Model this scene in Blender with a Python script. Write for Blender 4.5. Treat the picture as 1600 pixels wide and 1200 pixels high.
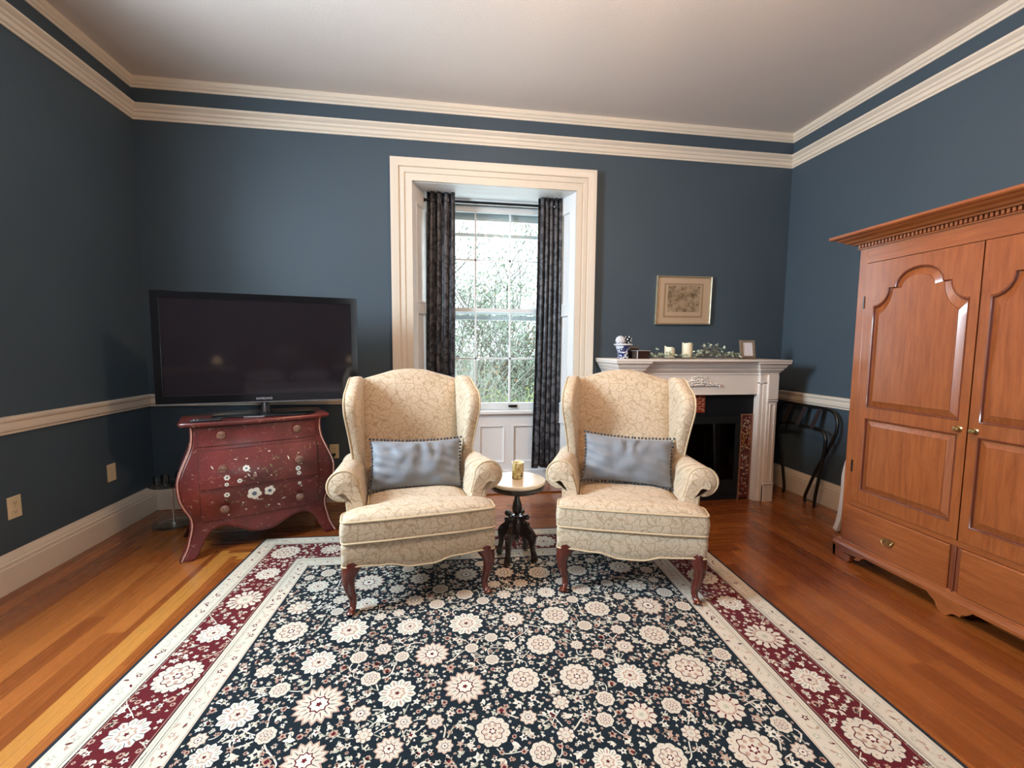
import bpy, bmesh, math, random
from mathutils import Vector, Matrix, noise
from mathutils.geometry import tessellate_polygon
PI = math.pi
R = math.radians
rnd = random.Random(7)
for o in list(bpy.data.objects): bpy.data.objects.remove(o)
sc = bpy.context.scene
COL = sc.collection

# ------------------------------------------------------------------ camera
cam_d = bpy.data.cameras.new('camera'); cam = bpy.data.objects.new('camera', cam_d); COL.objects.link(cam)
sc.camera = cam
FPX = 681.9
cam_d.sensor_fit = 'HORIZONTAL'; cam_d.sensor_width = 36.0; cam_d.lens = 36.0 * FPX / 1600.0
cam_d.clip_start = 0.05; cam_d.clip_end = 300
yaw, pitch, roll = 0.1465, 0.0833, -0.0078
fw = Vector((math.sin(yaw)*math.cos(pitch), math.cos(yaw)*math.cos(pitch), -math.sin(pitch)))
rt = Vector((math.cos(yaw), -math.sin(yaw), 0)); dn = fw.cross(rt)
r2 = rt*math.cos(roll) + dn*math.sin(roll); d2 = -rt*math.sin(roll) + dn*math.cos(roll)
m = Matrix((r2, -d2, -fw)).transposed().to_4x4(); m.translation = Vector((0, 0, 1.27))
cam.matrix_world = m

# ------------------------------------------------------------------ world, lights, exposure
sc.view_settings.view_transform = 'Standard'; sc.view_settings.look = 'None'
sc.view_settings.gamma = 1.0; sc.view_settings.use_curve_mapping = False
sc.view_settings.exposure = 0.16
W = bpy.data.worlds.new('world'); sc.world = W; W.use_nodes = True
wn = W.node_tree.nodes; wn.clear()
wo = wn.new('ShaderNodeOutputWorld'); wb = wn.new('ShaderNodeBackground')
wb.inputs[0].default_value = (0.80, 0.91, 1.0, 1); wb.inputs[1].default_value = 3.6
W.node_tree.links.new(wb.outputs[0], wo.inputs[0])

XL, XR, YB, YF, ZC = -2.243, 3.070, 3.66, -3.2, 3.175     # room
def area(name, loc, aim, sx, sy, power, color, portal=False):
    d = bpy.data.lights.new(name, 'AREA'); d.shape = 'RECTANGLE'; d.size = sx; d.size_y = sy
    d.energy = power; d.color = color
    o = bpy.data.objects.new(name, d); COL.objects.link(o); o.location = loc
    o.rotation_euler = (Vector(aim) - Vector(loc)).to_track_quat('-Z', 'Y').to_euler()
    if portal: d.cycles.is_portal = True
    return o
# daylight that comes in through the side window (left wall, beside the camera) and the back window
area('side_window_daylight', (XL-0.34, 1.50, 2.15), (1.2, 2.75, 0.6), .85, 1.15, 270, (0.74, 0.87, 1.0))
area('back_window_daylight', (0.42, 4.45, 1.75), (0.30, 0.0, 0.9), 1.2, 2.0, 34, (0.80, 0.91, 1.0))
area('front_added_fill', (1.55, YF-0.45, 1.75), (0.9, 3.0, 1.0), 1.1, 2.0, 24, (0.90, 0.94, 1.0))  # added fill light from an invented window behind the camera

# ------------------------------------------------------------------ mesh helpers
class MB:
    def __init__(s): s.v = []; s.f = []; s.m = []
    def add(s, vs, fs, mi=0):
        b = len(s.v); s.v += [tuple(v) for v in vs]
        for f in fs: s.f.append(tuple(b+i for i in f)); s.m.append(mi)
        return s
    def box(s, x0, x1, y0, y1, z0, z1, mi=0):
        vs = [(x, y, z) for z in (z0, z1) for y in (y0, y1) for x in (x0, x1)]
        return s.add(vs, [(0,2,3,1),(4,5,7,6),(0,1,5,4),(2,6,7,3),(0,4,6,2),(1,3,7,5)], mi)
    def rings(s, rings, cap0=True, cap1=True, mi=0, closed=True):
        n = len(rings[0]); b = len(s.v)
        for r in rings: s.v += [tuple(p) for p in r]
        for i in range(len(rings)-1):
            for j in range(n if closed else n-1):
                k = (j+1) % n
                s.f.append((b+i*n+j, b+i*n+k, b+(i+1)*n+k, b+(i+1)*n+j)); s.m.append(mi)
        for c, i in ((cap0, 0), (cap1, len(rings)-1)):
            if c:
                cc = Vector((0,0,0))
                for p in rings[i]: cc += Vector(p)
                cc /= n
                if c is not True: cc = Vector(c)
                s.v.append(tuple(cc)); ci = len(s.v)-1
                for j in range(n):
                    k = (j+1) % n
                    t = (b+i*n+k, b+i*n+j, ci) if i == 0 else (b+i*n+j, b+i*n+k, ci)
                    s.f.append(t); s.m.append(mi)
        return s
    def lathe(s, prof, c=(0,0,0), seg=32, mi=0, axis='z', sgn=1):
        rs = []
        for r, h in prof:
            ring = []
            for k in range(seg):
                a = 2*PI*k/seg
                x, y = r*math.cos(a), r*math.sin(a)
                if axis == 'z': p = (c[0]+x, c[1]+y, c[2]+h)
                elif axis == 'y': p = (c[0]+x, c[1]+sgn*h, c[2]+y)
                else: p = (c[0]+sgn*h, c[1]+x, c[2]+y)
                ring.append(p)
            rs.append(ring)
        return s.rings(rs, True, True, mi)
    def tube(s, pts, r, seg=8, mi=0, closed=False, flat=1.0):
        pts = [Vector(p) for p in pts]; n = len(pts)
        rr = r if isinstance(r, (list, tuple)) else [r]*n
        t0 = (pts[1]-pts[0]).normalized()
        up = Vector((0,0,1)) if abs(t0.z) < .9 else Vector((1,0,0))
        nx = t0.cross(up).normalized(); rings = []
        for i in range(n):
            if closed: t = pts[(i+1) % n]-pts[i-1]
            else: t = pts[min(i+1, n-1)]-pts[max(i-1, 0)]
            t = t.normalized() if t.length > 1e-9 else t0
            nx = (nx - t*nx.dot(t)); nx = nx.normalized() if nx.length > 1e-6 else t.orthogonal().normalized()
            ny = t.cross(nx)
            rings.append([pts[i] + nx*math.cos(2*PI*k/seg)*rr[i] + ny*math.sin(2*PI*k/seg)*rr[i]*flat for k in range(seg)])
        if closed: rings.append(rings[0]); return s.rings(rings, False, False, mi)
        return s.rings(rings, True, True, mi)
    def ball(s, c, r, mi=0, u=10, v=7, sc=(1,1,1)):
        rs = []
        for i in range(1, v):
            a = PI*i/v
            rs.append([(c[0]+r*sc[0]*math.sin(a)*math.cos(2*PI*k/u), c[1]+r*sc[1]*math.sin(a)*math.sin(2*PI*k/u), c[2]-r*sc[2]*math.cos(a)) for k in range(u)])
        return s.rings(rs, (c[0], c[1], c[2]-r*sc[2]), (c[0], c[1], c[2]+r*sc[2]), mi)
    def prism(s, poly, fn, d0, d1, mi=0, holes=()):
        loops = [list(poly)] + [list(h) for h in holes]
        flat = [p for l in loops for p in l]; N = len(flat)
        tris = tessellate_polygon([[Vector((p[0], p[1], 0)) for p in l] for l in loops])
        b = len(s.v)
        for d in (d0, d1): s.v += [tuple(fn(p[0], p[1], d)) for p in flat]
        for t in tris:
            s.f.append((b+t[0], b+t[1], b+t[2])); s.m.append(mi)
            s.f.append((b+N+t[2], b+N+t[1], b+N+t[0])); s.m.append(mi)
        k = 0
        for l in loops:
            n = len(l)
            for i in range(n):
                j = (i+1) % n
                s.f.append((b+k+i, b+k+j, b+N+k+j, b+N+k+i)); s.m.append(mi)
            k += n
        return s
    def sweep(s, path, prof, fn, closed=False, mi=0, seg=None):
        """profile (offset to the left of the path, depth) mitred along a 2-D path"""
        n = len(path); P = [Vector((p[0], p[1])) for p in path]; mit = []
        for i in range(n):
            def nr(a, b): d = (P[b]-P[a]).normalized(); return Vector((-d.y, d.x))
            if closed or 0 < i < n-1: a, b = nr((i-1) % n, i), nr(i, (i+1) % n)
            elif i == 0: a = b = nr(0, 1)
            else: a = b = nr(n-2, n-1)
            mm = a+b; mm = mm/mm.dot(a) if mm.length > 1e-6 else a
            mit.append(mm)
        idx = list(range(n))+([0] if closed else [])
        if seg is not None: idx = [seg, (seg+1) % n]
        rs = [[fn(*(P[i]+mit[i]*o), d) for o, d in prof] for i in idx]
        c = not closed or seg is not None
        return s.rings(rs, c, c, mi)
    def grid(s, nu, nv, fn, mi=0, wrap=False):
        b = len(s.v)
        for j in range(nv+1):
            for i in range(nu+1): s.v.append(tuple(fn(i/nu, j/nv)))
        for j in range(nv):
            for i in range(nu):
                a = b+j*(nu+1)+i
                s.f.append((a, a+1, a+nu+2, a+nu+1)); s.m.append(mi)
        return s
    def build(s, name, mats, parent=None, smooth=35, bevel=0, loc=None, bseg=2):
        if name == 'leg': s.v = [(x, y, max(z, .0012)) for x, y, z in s.v]
        me = bpy.data.meshes.new(name); me.from_pydata(s.v, [], s.f)
        if not isinstance(mats, (list, tuple)): mats = [mats]
        for mt in mats: me.materials.append(mt)
        me.polygons.foreach_set('material_index', s.m)
        bm = bmesh.new(); bm.from_mesh(me)
        bmesh.ops.remove_doubles(bm, verts=bm.verts, dist=1e-6)
        if s.fixn: bmesh.ops.recalc_face_normals(bm, faces=bm.faces)
        bm.to_mesh(me); bm.free()
        if smooth:
            me.polygons.foreach_set('use_smooth', [True]*len(me.polygons))
            me.set_sharp_from_angle(angle=R(smooth))
        me.update()
        o = bpy.data.objects.new(name, me); COL.objects.link(o)
        if parent: o.parent = parent
        if loc: o.location = loc
        if bevel:
            b = o.modifiers.new('bevel', 'BEVEL'); b.width = bevel; b.segments = bseg; b.limit_method = 'ANGLE'; b.angle_limit = R(40)
        return o
    fixn = True
def thing(name, label, cat, loc=(0,0,0), rz=0, group=None):
    o = bpy.data.objects.new(name, None); COL.objects.link(o); o.empty_display_size = .1
    o.location = loc; o.rotation_euler = (0, 0, rz); return tag(o, label, cat, group)
def tag(o, label, cat, group=None, kind=None):
    o['label'] = label; o['category'] = cat
    if group: o['group'] = group
    if kind: o['kind'] = kind
    return o
def struct(o): o['kind'] = 'structure'; return o
def lab(o, t): o['label'] = t; return o
def sempty(name, loc=(0,0,0)):
    o = bpy.data.objects.new(name, None); COL.objects.link(o); o.location = loc; return struct(o)
def dup(root, loc, rz):
    r = root.copy(); COL.objects.link(r); r.location = loc; r.rotation_euler = (0, 0, rz)
    for ch in list(root.children):
        c = ch.copy(); COL.objects.link(c); c.parent = r
        for g in list(ch.children):
            d = g.copy(); COL.objects.link(d); d.parent = c
    return r
def lerp(tab, x):
    if x <= tab[0][0]: return tab[0][1]
    for (a, b), (c, d) in zip(tab, tab[1:]):
        if x <= c: return b+(d-b)*(x-a)/(c-a)
    return tab[-1][1]
def slerp(tab, x):
    """smooth (Catmull-Rom) table look-up"""
    n = len(tab)
    if x <= tab[0][0]: return tab[0][1]
    if x >= tab[-1][0]: return tab[-1][1]
    for i in range(n-1):
        if x <= tab[i+1][0]:
            x0, y0 = tab[i]; x1, y1 = tab[i+1]; h = x1-x0; t = (x-x0)/h
            def sl(k):
                a = tab[max(k-1, 0)]; b = tab[min(k+1, n-1)]; return (b[1]-a[1])/(b[0]-a[0])
            m0, m1 = sl(i)*h, sl(i+1)*h
            return (2*t**3-3*t*t+1)*y0+(t**3-2*t*t+t)*m0+(-2*t**3+3*t*t)*y1+(t**3-t*t)*m1
def chaikin(pts, it=2, closed=True):
    pts = [tuple(p) for p in pts]
    for _ in range(it):
        q = []; n = len(pts)
        if not closed: q.append(pts[0])
        for i in range(n if closed else n-1):
            a, b = pts[i], pts[(i+1) % n]
            q.append(tuple(.75*u+.25*w for u, w in zip(a, b))); q.append(tuple(.25*u+.75*w for u, w in zip(a, b)))
        if not closed: q.append(pts[-1])
        pts = q
    return pts
def inset(loop, d):
    """inward offset of a counter-clockwise 2-D loop"""
    n = len(loop); out = []
    for i in range(n):
        a, b, c = Vector(loop[i-1]), Vector(loop[i]), Vector(loop[(i+1) % n])
        t = (c-a); t = t.normalized() if t.length > 1e-9 else Vector((1, 0))
        out.append((b.x - t.y*d, b.y + t.x*d))
    return out
def curve_pts(pts, n):
    """Catmull-Rom resample of a polyline"""
    P = [Vector(p) for p in pts]; P = [2*P[0]-P[1]]+P+[2*P[-1]-P[-2]]; out = []; k = len(P)-3
    for s_ in range(n+1):
        u = s_/n*k; i = min(int(u), k-1); t = u-i
        a, b, c, d = P[i:i+4]
        out.append(.5*((2*b)+(c-a)*t+(2*a-5*b+4*c-d)*t*t+(3*b-a-3*c+d)*t**3))
    return out
XZ = lambda y0, s=-1: (lambda a, b, d: (a, y0+s*d, b))

# ------------------------------------------------------------------ materials
class NT:
    def __init__(s, name):
        s.mat = bpy.data.materials.new(name); s.mat.use_nodes = True; s.t = s.mat.node_tree; s.n = s.t.nodes
        s.bsdf = s.n['Principled BSDF']; s._co = None
    def node(s, typ, **kw):
        nd = s.n.new(typ)
        for k, v in kw.items(): setattr(nd, k, v)
        return nd
    def set(s, nd, key, val):
        if val is None: return
        if isinstance(val, bpy.types.NodeSocket): s.t.links.new(val, nd.inputs[key])
        else: nd.inputs[key].default_value = val
    def co(s, kind='Object', scale=(1,1,1), rot=(0,0,0)):
        tc = s.node('ShaderNodeTexCoord'); mp = s.node('ShaderNodeMapping')
        s.t.links.new(tc.outputs[kind], mp.inputs[0]); mp.inputs['Scale'].default_value = scale; mp.inputs['Rotation'].default_value = rot
        return mp.outputs[0]
    def noise(s, co, scale, detail=3, rough=.5, dist=0, out=0):
        nd = s.node('ShaderNodeTexNoise'); s.set(nd, 'Vector', co); s.set(nd, 'Scale', scale); s.set(nd, 'Detail', detail)
        s.set(nd, 'Roughness', rough); s.set(nd, 'Distortion', dist); return nd.outputs[out]
    def vor(s, co, scale, feature='F1', out='Distance', rnd_=1.0, dim='3D'):
        nd = s.node('ShaderNodeTexVoronoi', feature=feature, voronoi_dimensions=dim); s.set(nd, 'Vector', co); s.set(nd, 'Scale', scale); s.set(nd, 'Randomness', rnd_)
        return nd.outputs[out]
    def ramp(s, fac, stops, interp='LINEAR'):
        nd = s.node('ShaderNodeValToRGB'); s.set(nd, 0, fac); cr = nd.color_ramp; cr.interpolation = interp
        while len(cr.elements) < len(stops): cr.elements.new(.5)
        for e, (p, c) in zip(cr.elements, stops):
            e.position = p; e.color = (c, c, c, 1) if isinstance(c, (int, float)) else tuple(c)+(1,)
        return nd.outputs[0]
    def math(s, op, a, b=None, c=None, clamp=False):
        nd = s.node('ShaderNodeMath', operation=op, use_clamp=clamp); s.set(nd, 0, a); s.set(nd, 1, b); s.set(nd, 2, c); return nd.outputs[0]
    def mix(s, fac, a, b, mode='MIX'):
        nd = s.node('ShaderNodeMix', data_type='RGBA', blend_type=mode)
        s.set(nd, 0, fac)
        for k, v in ((6, a), (7, b)):
            if isinstance(v, tuple) and len(v) == 3: v = v+(1,)
            s.set(nd, k, v)
        return nd.outputs[2]
    def bump(s, h, strength=.3, dist=.01):
        nd = s.node('ShaderNodeBump'); s.set(nd, 'Height', h); s.set(nd, 'Strength', strength); s.set(nd, 'Distance', dist)
        s.t.links.new(nd.outputs[0], s.bsdf.inputs['Normal']); return nd
    def p(s, **kw):
        names = dict(color='Base Color', rough='Roughness', metal='Metallic', spec='Specular IOR Level', coat='Coat Weight', coatr='Coat Roughness', sheen='Sheen Weight', trans='Transmission Weight', ior='IOR', em='Emission Color', ems='Emission Strength', alpha='Alpha')
        for k, v in kw.items():
            if isinstance(v, tuple) and len(v) == 3: v = v+(1,)
            s.set(s.bsdf, names[k], v)
        return s.mat
def plain(name, col, rough=.5, metal=0, var=.06, vscale=6, **kw):
    t = NT(name); co = t.co()
    n = t.noise(co, vscale, 3)
    c = t.mix(t.math('MULTIPLY', n, 1.0), tuple(x*(1-var) for x in col), tuple(min(1, x*(1+var)) for x in col))
    t.p(color=c, rough=rough, metal=metal, **kw); return t.mat

def wall_mat():
    t = NT('wall_paint_slate_blue'); co = t.co()
    n = t.noise(co, 260, 2); n2 = t.noise(co, 2.0, 2)
    c = t.mix(n2, (.050, .074, .096), (.058, .084, .109))
    t.p(color=c, rough=.55, spec=.35); t.bump(n, .12, .002); return t.mat
M_WALL = wall_mat()
def ceil_mat():
    t = NT('ceiling_plaster'); co = t.co(); n = t.noise(co, 120, 3)
    t.p(color=t.mix(n, (.74, .66, .60), (.80, .72, .66)), rough=.9); t.bump(n, .25, .004); return t.mat
M_CEIL = ceil_mat()
M_TRIM = plain('trim_cream_paint', (.72, .63, .52), .42, var=.02)
M_WTRIM = plain('window_white_paint', (.80, .80, .79), .40, var=.02)
M_MANTEL = plain('mantel_white_paint', (.76, .68, .61), .4, var=.02)
def floor_mat():
    t = NT('floor_fir_strips'); tc = t.node('ShaderNodeTexCoord'); sp = t.node('ShaderNodeSeparateXYZ'); t.t.links.new(tc.outputs['Object'], sp.inputs[0])
    x, y = sp.outputs[0], sp.outputs[1]; Wd = .082
    dl = t.math('SUBTRACT', x, XL); dr = t.math('SUBTRACT', XR, x); ds = t.math('MINIMUM', dl, dr); db = t.math('SUBTRACT', YB, y)
    fs = t.math('FLOOR', t.math('DIVIDE', ds, Wd)); fb = t.math('FLOOR', t.math('DIVIDE', db, Wd))
    side = t.math('LESS_THAN', fs, t.math('ADD', fb, .5))                     # 1: strips run along y
    across = t.math('ADD', t.math('MULTIPLY', side, x), t.math('MULTIPLY', t.math('SUBTRACT', 1, side), y))
    acl = t.math('ADD', t.math('MULTIPLY', side, ds), t.math('MULTIPLY', t.math('SUBTRACT', 1, side), db))
    along = t.math('ADD', t.math('MULTIPLY', side, y), t.math('MULTIPLY', t.math('SUBTRACT', 1, side), x))
    row = t.math('FLOOR', t.math('DIVIDE', acl, Wd)); fr = t.math('FRACT', t.math('DIVIDE', acl, Wd))
    wn_ = t.node('ShaderNodeTexWhiteNoise', noise_dimensions='2D'); cb = t.node('ShaderNodeCombineXYZ')
    t.set(cb, 0, row); t.set(cb, 1, side); t.t.links.new(cb.outputs[0], wn_.inputs['Vector']); rv = wn_.outputs['Value']
    seglen = t.math('FLOOR', t.math('ADD', t.math('DIVIDE', along, 2.1), t.math('MULTIPLY', rv, 7.3)))
    wn2 = t.node('ShaderNodeTexWhiteNoise', noise_dimensions='3D'); cb2 = t.node('ShaderNodeCombineXYZ')
    t.set(cb2, 0, row); t.set(cb2, 1, seglen); t.set(cb2, 2, side); t.t.links.new(cb2.outputs[0], wn2.inputs['Vector'])
    gv = t.node('ShaderNodeCombineXYZ'); t.set(gv, 0, t.math('MULTIPLY', across, 90)); t.set(gv, 1, t.math('MULTIPLY', along, 1.6)); t.set(gv, 2, t.math('MULTIPLY', rv, 40))
    g = t.noise(gv.outputs[0], 1.0, 4, .55); g2 = t.noise(t.co(scale=(1,1,1)), 1.1, 2)
    tone = t.math('ADD', t.math('MULTIPLY', wn2.outputs['Value'], .40), t.math('ADD', t.math('MULTIPLY', g, .45), t.math('MULTIPLY', g2, .3)))
    c = t.ramp(tone, [(.20, (.125, .028, .006)), (.52, (.235, .062, .012)), (.85, (.38, .122, .025))])
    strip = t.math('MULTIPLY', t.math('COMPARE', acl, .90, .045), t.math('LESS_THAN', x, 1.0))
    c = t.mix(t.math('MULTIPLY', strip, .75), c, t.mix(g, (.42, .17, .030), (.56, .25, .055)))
    gap = t.math('LESS_THAN', fr, .022)
    c = t.mix(t.math('MULTIPLY', gap, .55), c, (.05, .012, .004))
    t.p(color=c, rough=t.ramp(g, [(.3, .20), (.7, .32)]), coat=.4, coatr=.12)
    t.bump(t.math('SUBTRACT', 1, gap), .25, .002); return t.mat
M_FLOOR = floor_mat()
def wood(name, dark, light, scale=(1.2, 1.2, 14), rough=.35, coat=.3, axis_rot=(0,0,0), amt=1.0):
    t = NT(name); co = t.co(scale=scale, rot=axis_rot)
    g = t.noise(co, 6, 5, .6, .6); g2 = t.noise(t.co(scale=tuple(s*5 for s in scale)), 9, 3)
    f = t.math('ADD', t.math('MULTIPLY', g, .8), t.math('MULTIPLY', g2, .2))
    c = t.ramp(f, [(.32, dark), (.68, light)])
    t.p(color=c, rough=rough, coat=coat, coatr=.15); t.bump(g2, .05, .001); return t.mat
M_CHERRYV = wood('cherry_wood_upright_grain', (.195, .048, .011), (.315, .094, .025), (9, 9, .8), .3, .5)
M_CHERRYH = wood('cherry_wood_level_grain', (.195, .048, .011), (.315, .094, .025), (.8, 9, 9), .3, .5)
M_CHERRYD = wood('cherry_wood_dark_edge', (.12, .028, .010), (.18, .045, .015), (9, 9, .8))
M_MAHOG = wood('mahogany_polished', (.055, .008, .005), (.115, .018, .010), (6, 6, 1), .22, .5)
M_DARKW = wood('dark_walnut_carved', (.012, .006, .004), (.035, .016, .010), (6, 6, 1), .25, .5)
def scroll_lines(t, co, scale, lw, warp=.05, spiral=1.0):
    """scrolling leaf outlines: wandering cell edges plus one curl inside every cell"""
    sp = t.node('ShaderNodeSeparateXYZ'); t.t.links.new(co, sp.inputs[0]); cb = t.node('ShaderNodeCombineXYZ')
    t.set(cb, 0, t.math('ADD', sp.outputs[0], t.math('MULTIPLY', sp.outputs[1], .6))); t.set(cb, 1, t.math('ADD', sp.outputs[2], t.math('MULTIPLY', sp.outputs[1], .75)))
    def warped(sc, amt):
        d = t.noise(cb.outputs[0], sc, 1, .5, 0, 1); sub = t.node('ShaderNodeVectorMath', operation='SUBTRACT'); t.t.links.new(d, sub.inputs[0]); sub.inputs[1].default_value = (.5, .5, .5)
        ml = t.node('ShaderNodeVectorMath', operation='SCALE'); t.t.links.new(sub.outputs[0], ml.inputs[0]); ml.inputs['Scale'].default_value = amt
        ad = t.node('ShaderNodeVectorMath', operation='ADD'); t.t.links.new(cb.outputs[0], ad.inputs[0]); t.t.links.new(ml.outputs[0], ad.inputs[1]); return ad.outputs[0]
    c2 = warped(scale*1.15, warp)
    e = t.vor(c2, scale, 'DISTANCE_TO_EDGE', dim='2D')
    l1 = t.ramp(e, [(lw*.5, 1), (lw*1.3, 0)])
    vn = t.node('ShaderNodeTexVoronoi', feature='F1', voronoi_dimensions='2D'); t.set(vn, 'Vector', c2); t.set(vn, 'Scale', scale)
    vs = t.node('ShaderNodeVectorMath', operation='SUBTRACT'); t.t.links.new(c2, vs.inputs[0]); t.t.links.new(vn.outputs['Position'], vs.inputs[1])
    s2 = t.node('ShaderNodeSeparateXYZ'); t.t.links.new(vs.outputs[0], s2.inputs[0])
    ang = t.math('DIVIDE', t.math('ARCTAN2', s2.outputs[1], s2.outputs[0]), 2*PI)
    ph = t.math('FRACT', t.math('ADD', t.math('ADD', ang, t.math('MULTIPLY', vn.outputs['Distance'], 3.1)), t.math('MULTIPLY', vn.outputs['Color'], 3.0)))
    w_ = t.math('ABSOLUTE', t.math('SUBTRACT', ph, .5))
    l2 = t.math('MULTIPLY', t.ramp(w_, [(.07, 1), (.12, 0)]), t.ramp(vn.outputs['Distance'], [(.08, 0), (.12, 1), (.40, 1), (.46, 0)]))
    return t.math('MAXIMUM', l1, t.math('MULTIPLY', l2, spiral))
def damask(name, base, line, scale=15, lw=.055, rough=.75, sheen=.12, var=None):
    t = NT(name); co = t.co(); l = scroll_lines(t, co, scale, lw, .075)
    w = t.noise(co, 700, 1); base2 = tuple(x*.93 for x in base)
    c = t.mix(l, t.mix(t.noise(co, 9, 2), base2, base), line)
    t.p(color=c, rough=rough, sheen=sheen); t.bump(t.math('ADD', t.math('MULTIPLY', l, -.6), t.math('MULTIPLY', w, .2)), .25, .002); return t.mat
M_DAMASK = damask('cream_damask_upholstery', (.575, .455, .325), (.41, .30, .185), 19, .07)
M_DAMPIPE = plain('cream_piping_fabric', (.54, .42, .27), .8, vscale=60)
def curtain_mat():
    t = NT('curtain_brocade'); at = t.node('ShaderNodeAttribute', attribute_name='cloth'); co = at.outputs['Vector']; l = scroll_lines(t, co, 10, .16, .16)
    c = t.mix(l, t.mix(t.noise(co, 5, 2), (.056, .057, .070), (.088, .083, .088)), (.004, .005, .010))
    t.p(color=c, rough=.42, sheen=.1, spec=.5); return t.mat
M_CURT = curtain_mat()
M_BLACK = plain('black_gloss_plastic', (.006, .006, .007), .12)
M_BLACKM = plain('black_matt_plastic', (.012, .012, .014), .5)
def screen_mat():
    t = NT('television_glass'); t.p(color=(.013, .010, .012), rough=.06, spec=.5); return t.mat
M_SCREEN = screen_mat()
M_SILVER = plain('silver_print', (.65, .65, .68), .35, .6)
M_CHROME = plain('chrome', (.75, .75, .75), .12, 1.0)
M_BRASS = plain('antique_brass', (.42, .29, .12), .3, 1.0)
M_IRON = plain('dark_bronze_tube', (.028, .024, .021), .3, .7)
M_STRAP = plain('dark_brown_webbing', (.016, .007, .007), .85)
M_IVORY = plain('ivory_plastic', (.66, .55, .36), .4)
M_DARKSLOT = plain('socket_slot_shadow', (.02, .015, .012), .6)
M_WHITEP = plain('white_plastic', (.78, .77, .75), .4)
def marble():
    t = NT('white_marble'); co = t.co(); n = t.noise(co, 9, 6, .6, 1.5)
    t.p(color=t.ramp(n, [(.42, (.50, .51, .53)), (.5, (.38, .39, .43)), (.56, (.54, .55, .57))]), rough=.06, coat=.5, coatr=.03); return t.mat
M_MARBLE = marble()
M_CREAMRIM = plain('cream_marble_edge', (.74, .64, .50), .25)
def red_paint():
    t = NT('distressed_red_paint'); co = t.co()
    n = t.noise(co, 3.2, 4, .6); c = t.ramp(n, [(.32, (.055, .009, .008)), (.52, (.120, .014, .012)), (.70, (.18, .026, .021))])
    sp = t.noise(t.co(scale=(1, 1, 1.3)), 34, 6, .72, 1.0); chips = t.ramp(sp, [(.61, 0), (.64, 1)])
    c = t.mix(t.math('MULTIPLY', chips, .6), c, (.46, .30, .22))
    s2 = t.noise(t.co(scale=(1, 1, .25), rot=(0, .5, 0)), 60, 3, .7); scr = t.ramp(s2, [(.70, 0), (.74, 1)])
    c = t.mix(t.math('MULTIPLY', scr, .35), c, (.50, .26, .18))
    t.p(color=c, rough=.38, coat=.25, coatr=.2); t.bump(sp, .12, .002); return t.mat
M_RED = red_paint()
M_REDEDGE = plain('worn_light_paint_edge', (.50, .26, .20), .4, vscale=40, var=.4)
M_PETALW = plain('painted_petal_white', (.72, .70, .62), .5); M_PETALB = plain('painted_flower_eye_blue', (.10, .14, .19), .5)
M_PETALG = plain('painted_leaf_green', (.16, .15, .07), .5); M_GROOVE = plain('drawer_groove_dark', (.04, .006, .005), .6)
M_KNOB = wood('worn_turned_knob_wood', (.10, .035, .022), (.24, .12, .08), rough=.25, coat=.6)
M_PILLOW = None
def pillow_mat():
    t = NT('blue_grey_velvet'); co = t.co(); n = t.noise(co, 9, 3, .6)
    t.p(color=t.mix(n, (.135, .150, .172), (.195, .210, .235)), rough=.6, sheen=.3); t.bump(t.noise(co, 20, 3), .3, .01); return t.mat
M_PILLOW = pillow_mat()
M_POM = plain('dark_blue_grey_pompom_yarn', (.05, .062, .082), .9)
def glass_mat(name, tint=(1,1,1), rough=0.0, refl=.9):
    t = NT(name); t.n.remove(t.bsdf); out = t.n['Material Output']
    tr = t.node('ShaderNodeBsdfTransparent'); tr.inputs[0].default_value = tint+(1,)
    gl = t.node('ShaderNodeBsdfGlossy'); gl.inputs['Roughness'].default_value = rough
    fr = t.node('ShaderNodeFresnel'); fr.inputs[0].default_value = 1.45
    mx = t.node('ShaderNodeMixShader'); t.t.links.new(t.math('MULTIPLY', fr.outputs[0], refl), mx.inputs[0]); t.t.links.new(tr.outputs[0], mx.inputs[1]); t.t.links.new(gl.outputs[0], mx.inputs[2])
    t.t.links.new(mx.outputs[0], out.inputs[0]); return t.mat
M_PANE = glass_mat('window_pane_glass', (.96, .98, .98), 0.0, .22); M_FIREGL = glass_mat('fire_glass_smoked', (.30, .31, .31), .02); M_CLEAR = glass_mat('clear_glass', (.93, .95, .94))
M_SASH = plain('sash_grey_white_paint', (.76, .79, .80), .4)
M_STORM = plain('storm_window_aluminium', (.42, .46, .46), .4)
M_SLATE = plain('black_slate', (.004, .0045, .006), .6, spec=.2)
M_SOOT = plain('soot_black_metal', (.008, .008, .008), .7, spec=.15)
M_COPPER = plain('copper_tinted_edging', (.26, .12, .07), .4, .3)
def tile_mat(name, cols, scale):
    t = NT(name); co = t.co(); v = t.vor(co, scale, 'F1'); e = t.noise(co, scale*.9, 2, .5, 2.0)
    t.p(color=t.mix(t.ramp(v, [(.25, 1), (.4, 0)]), t.ramp(e, [(.4, cols[0]), (.6, cols[1])]), cols[2]), rough=.2, coat=.4); return t.mat
M_TILEBG = plain('tile_oxblood_glaze', (.085, .012, .010), .15, vscale=25, var=.5)
M_TILER = plain('tile_red_glaze', (.20, .022, .012), .18)
M_TAN = plain('tile_tan_glaze', (.50, .36, .22), .25); M_GOLD = plain('tile_gold_glaze', (.42, .21, .05), .2); M_OLIVE = plain('tile_olive_glaze', (.10, .10, .045), .2)
M_WAX = plain('ivory_wax', (.80, .72, .52), .45, vscale=20); M_WICK = plain('charred_wick', (.03, .02, .015), .9)
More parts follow.
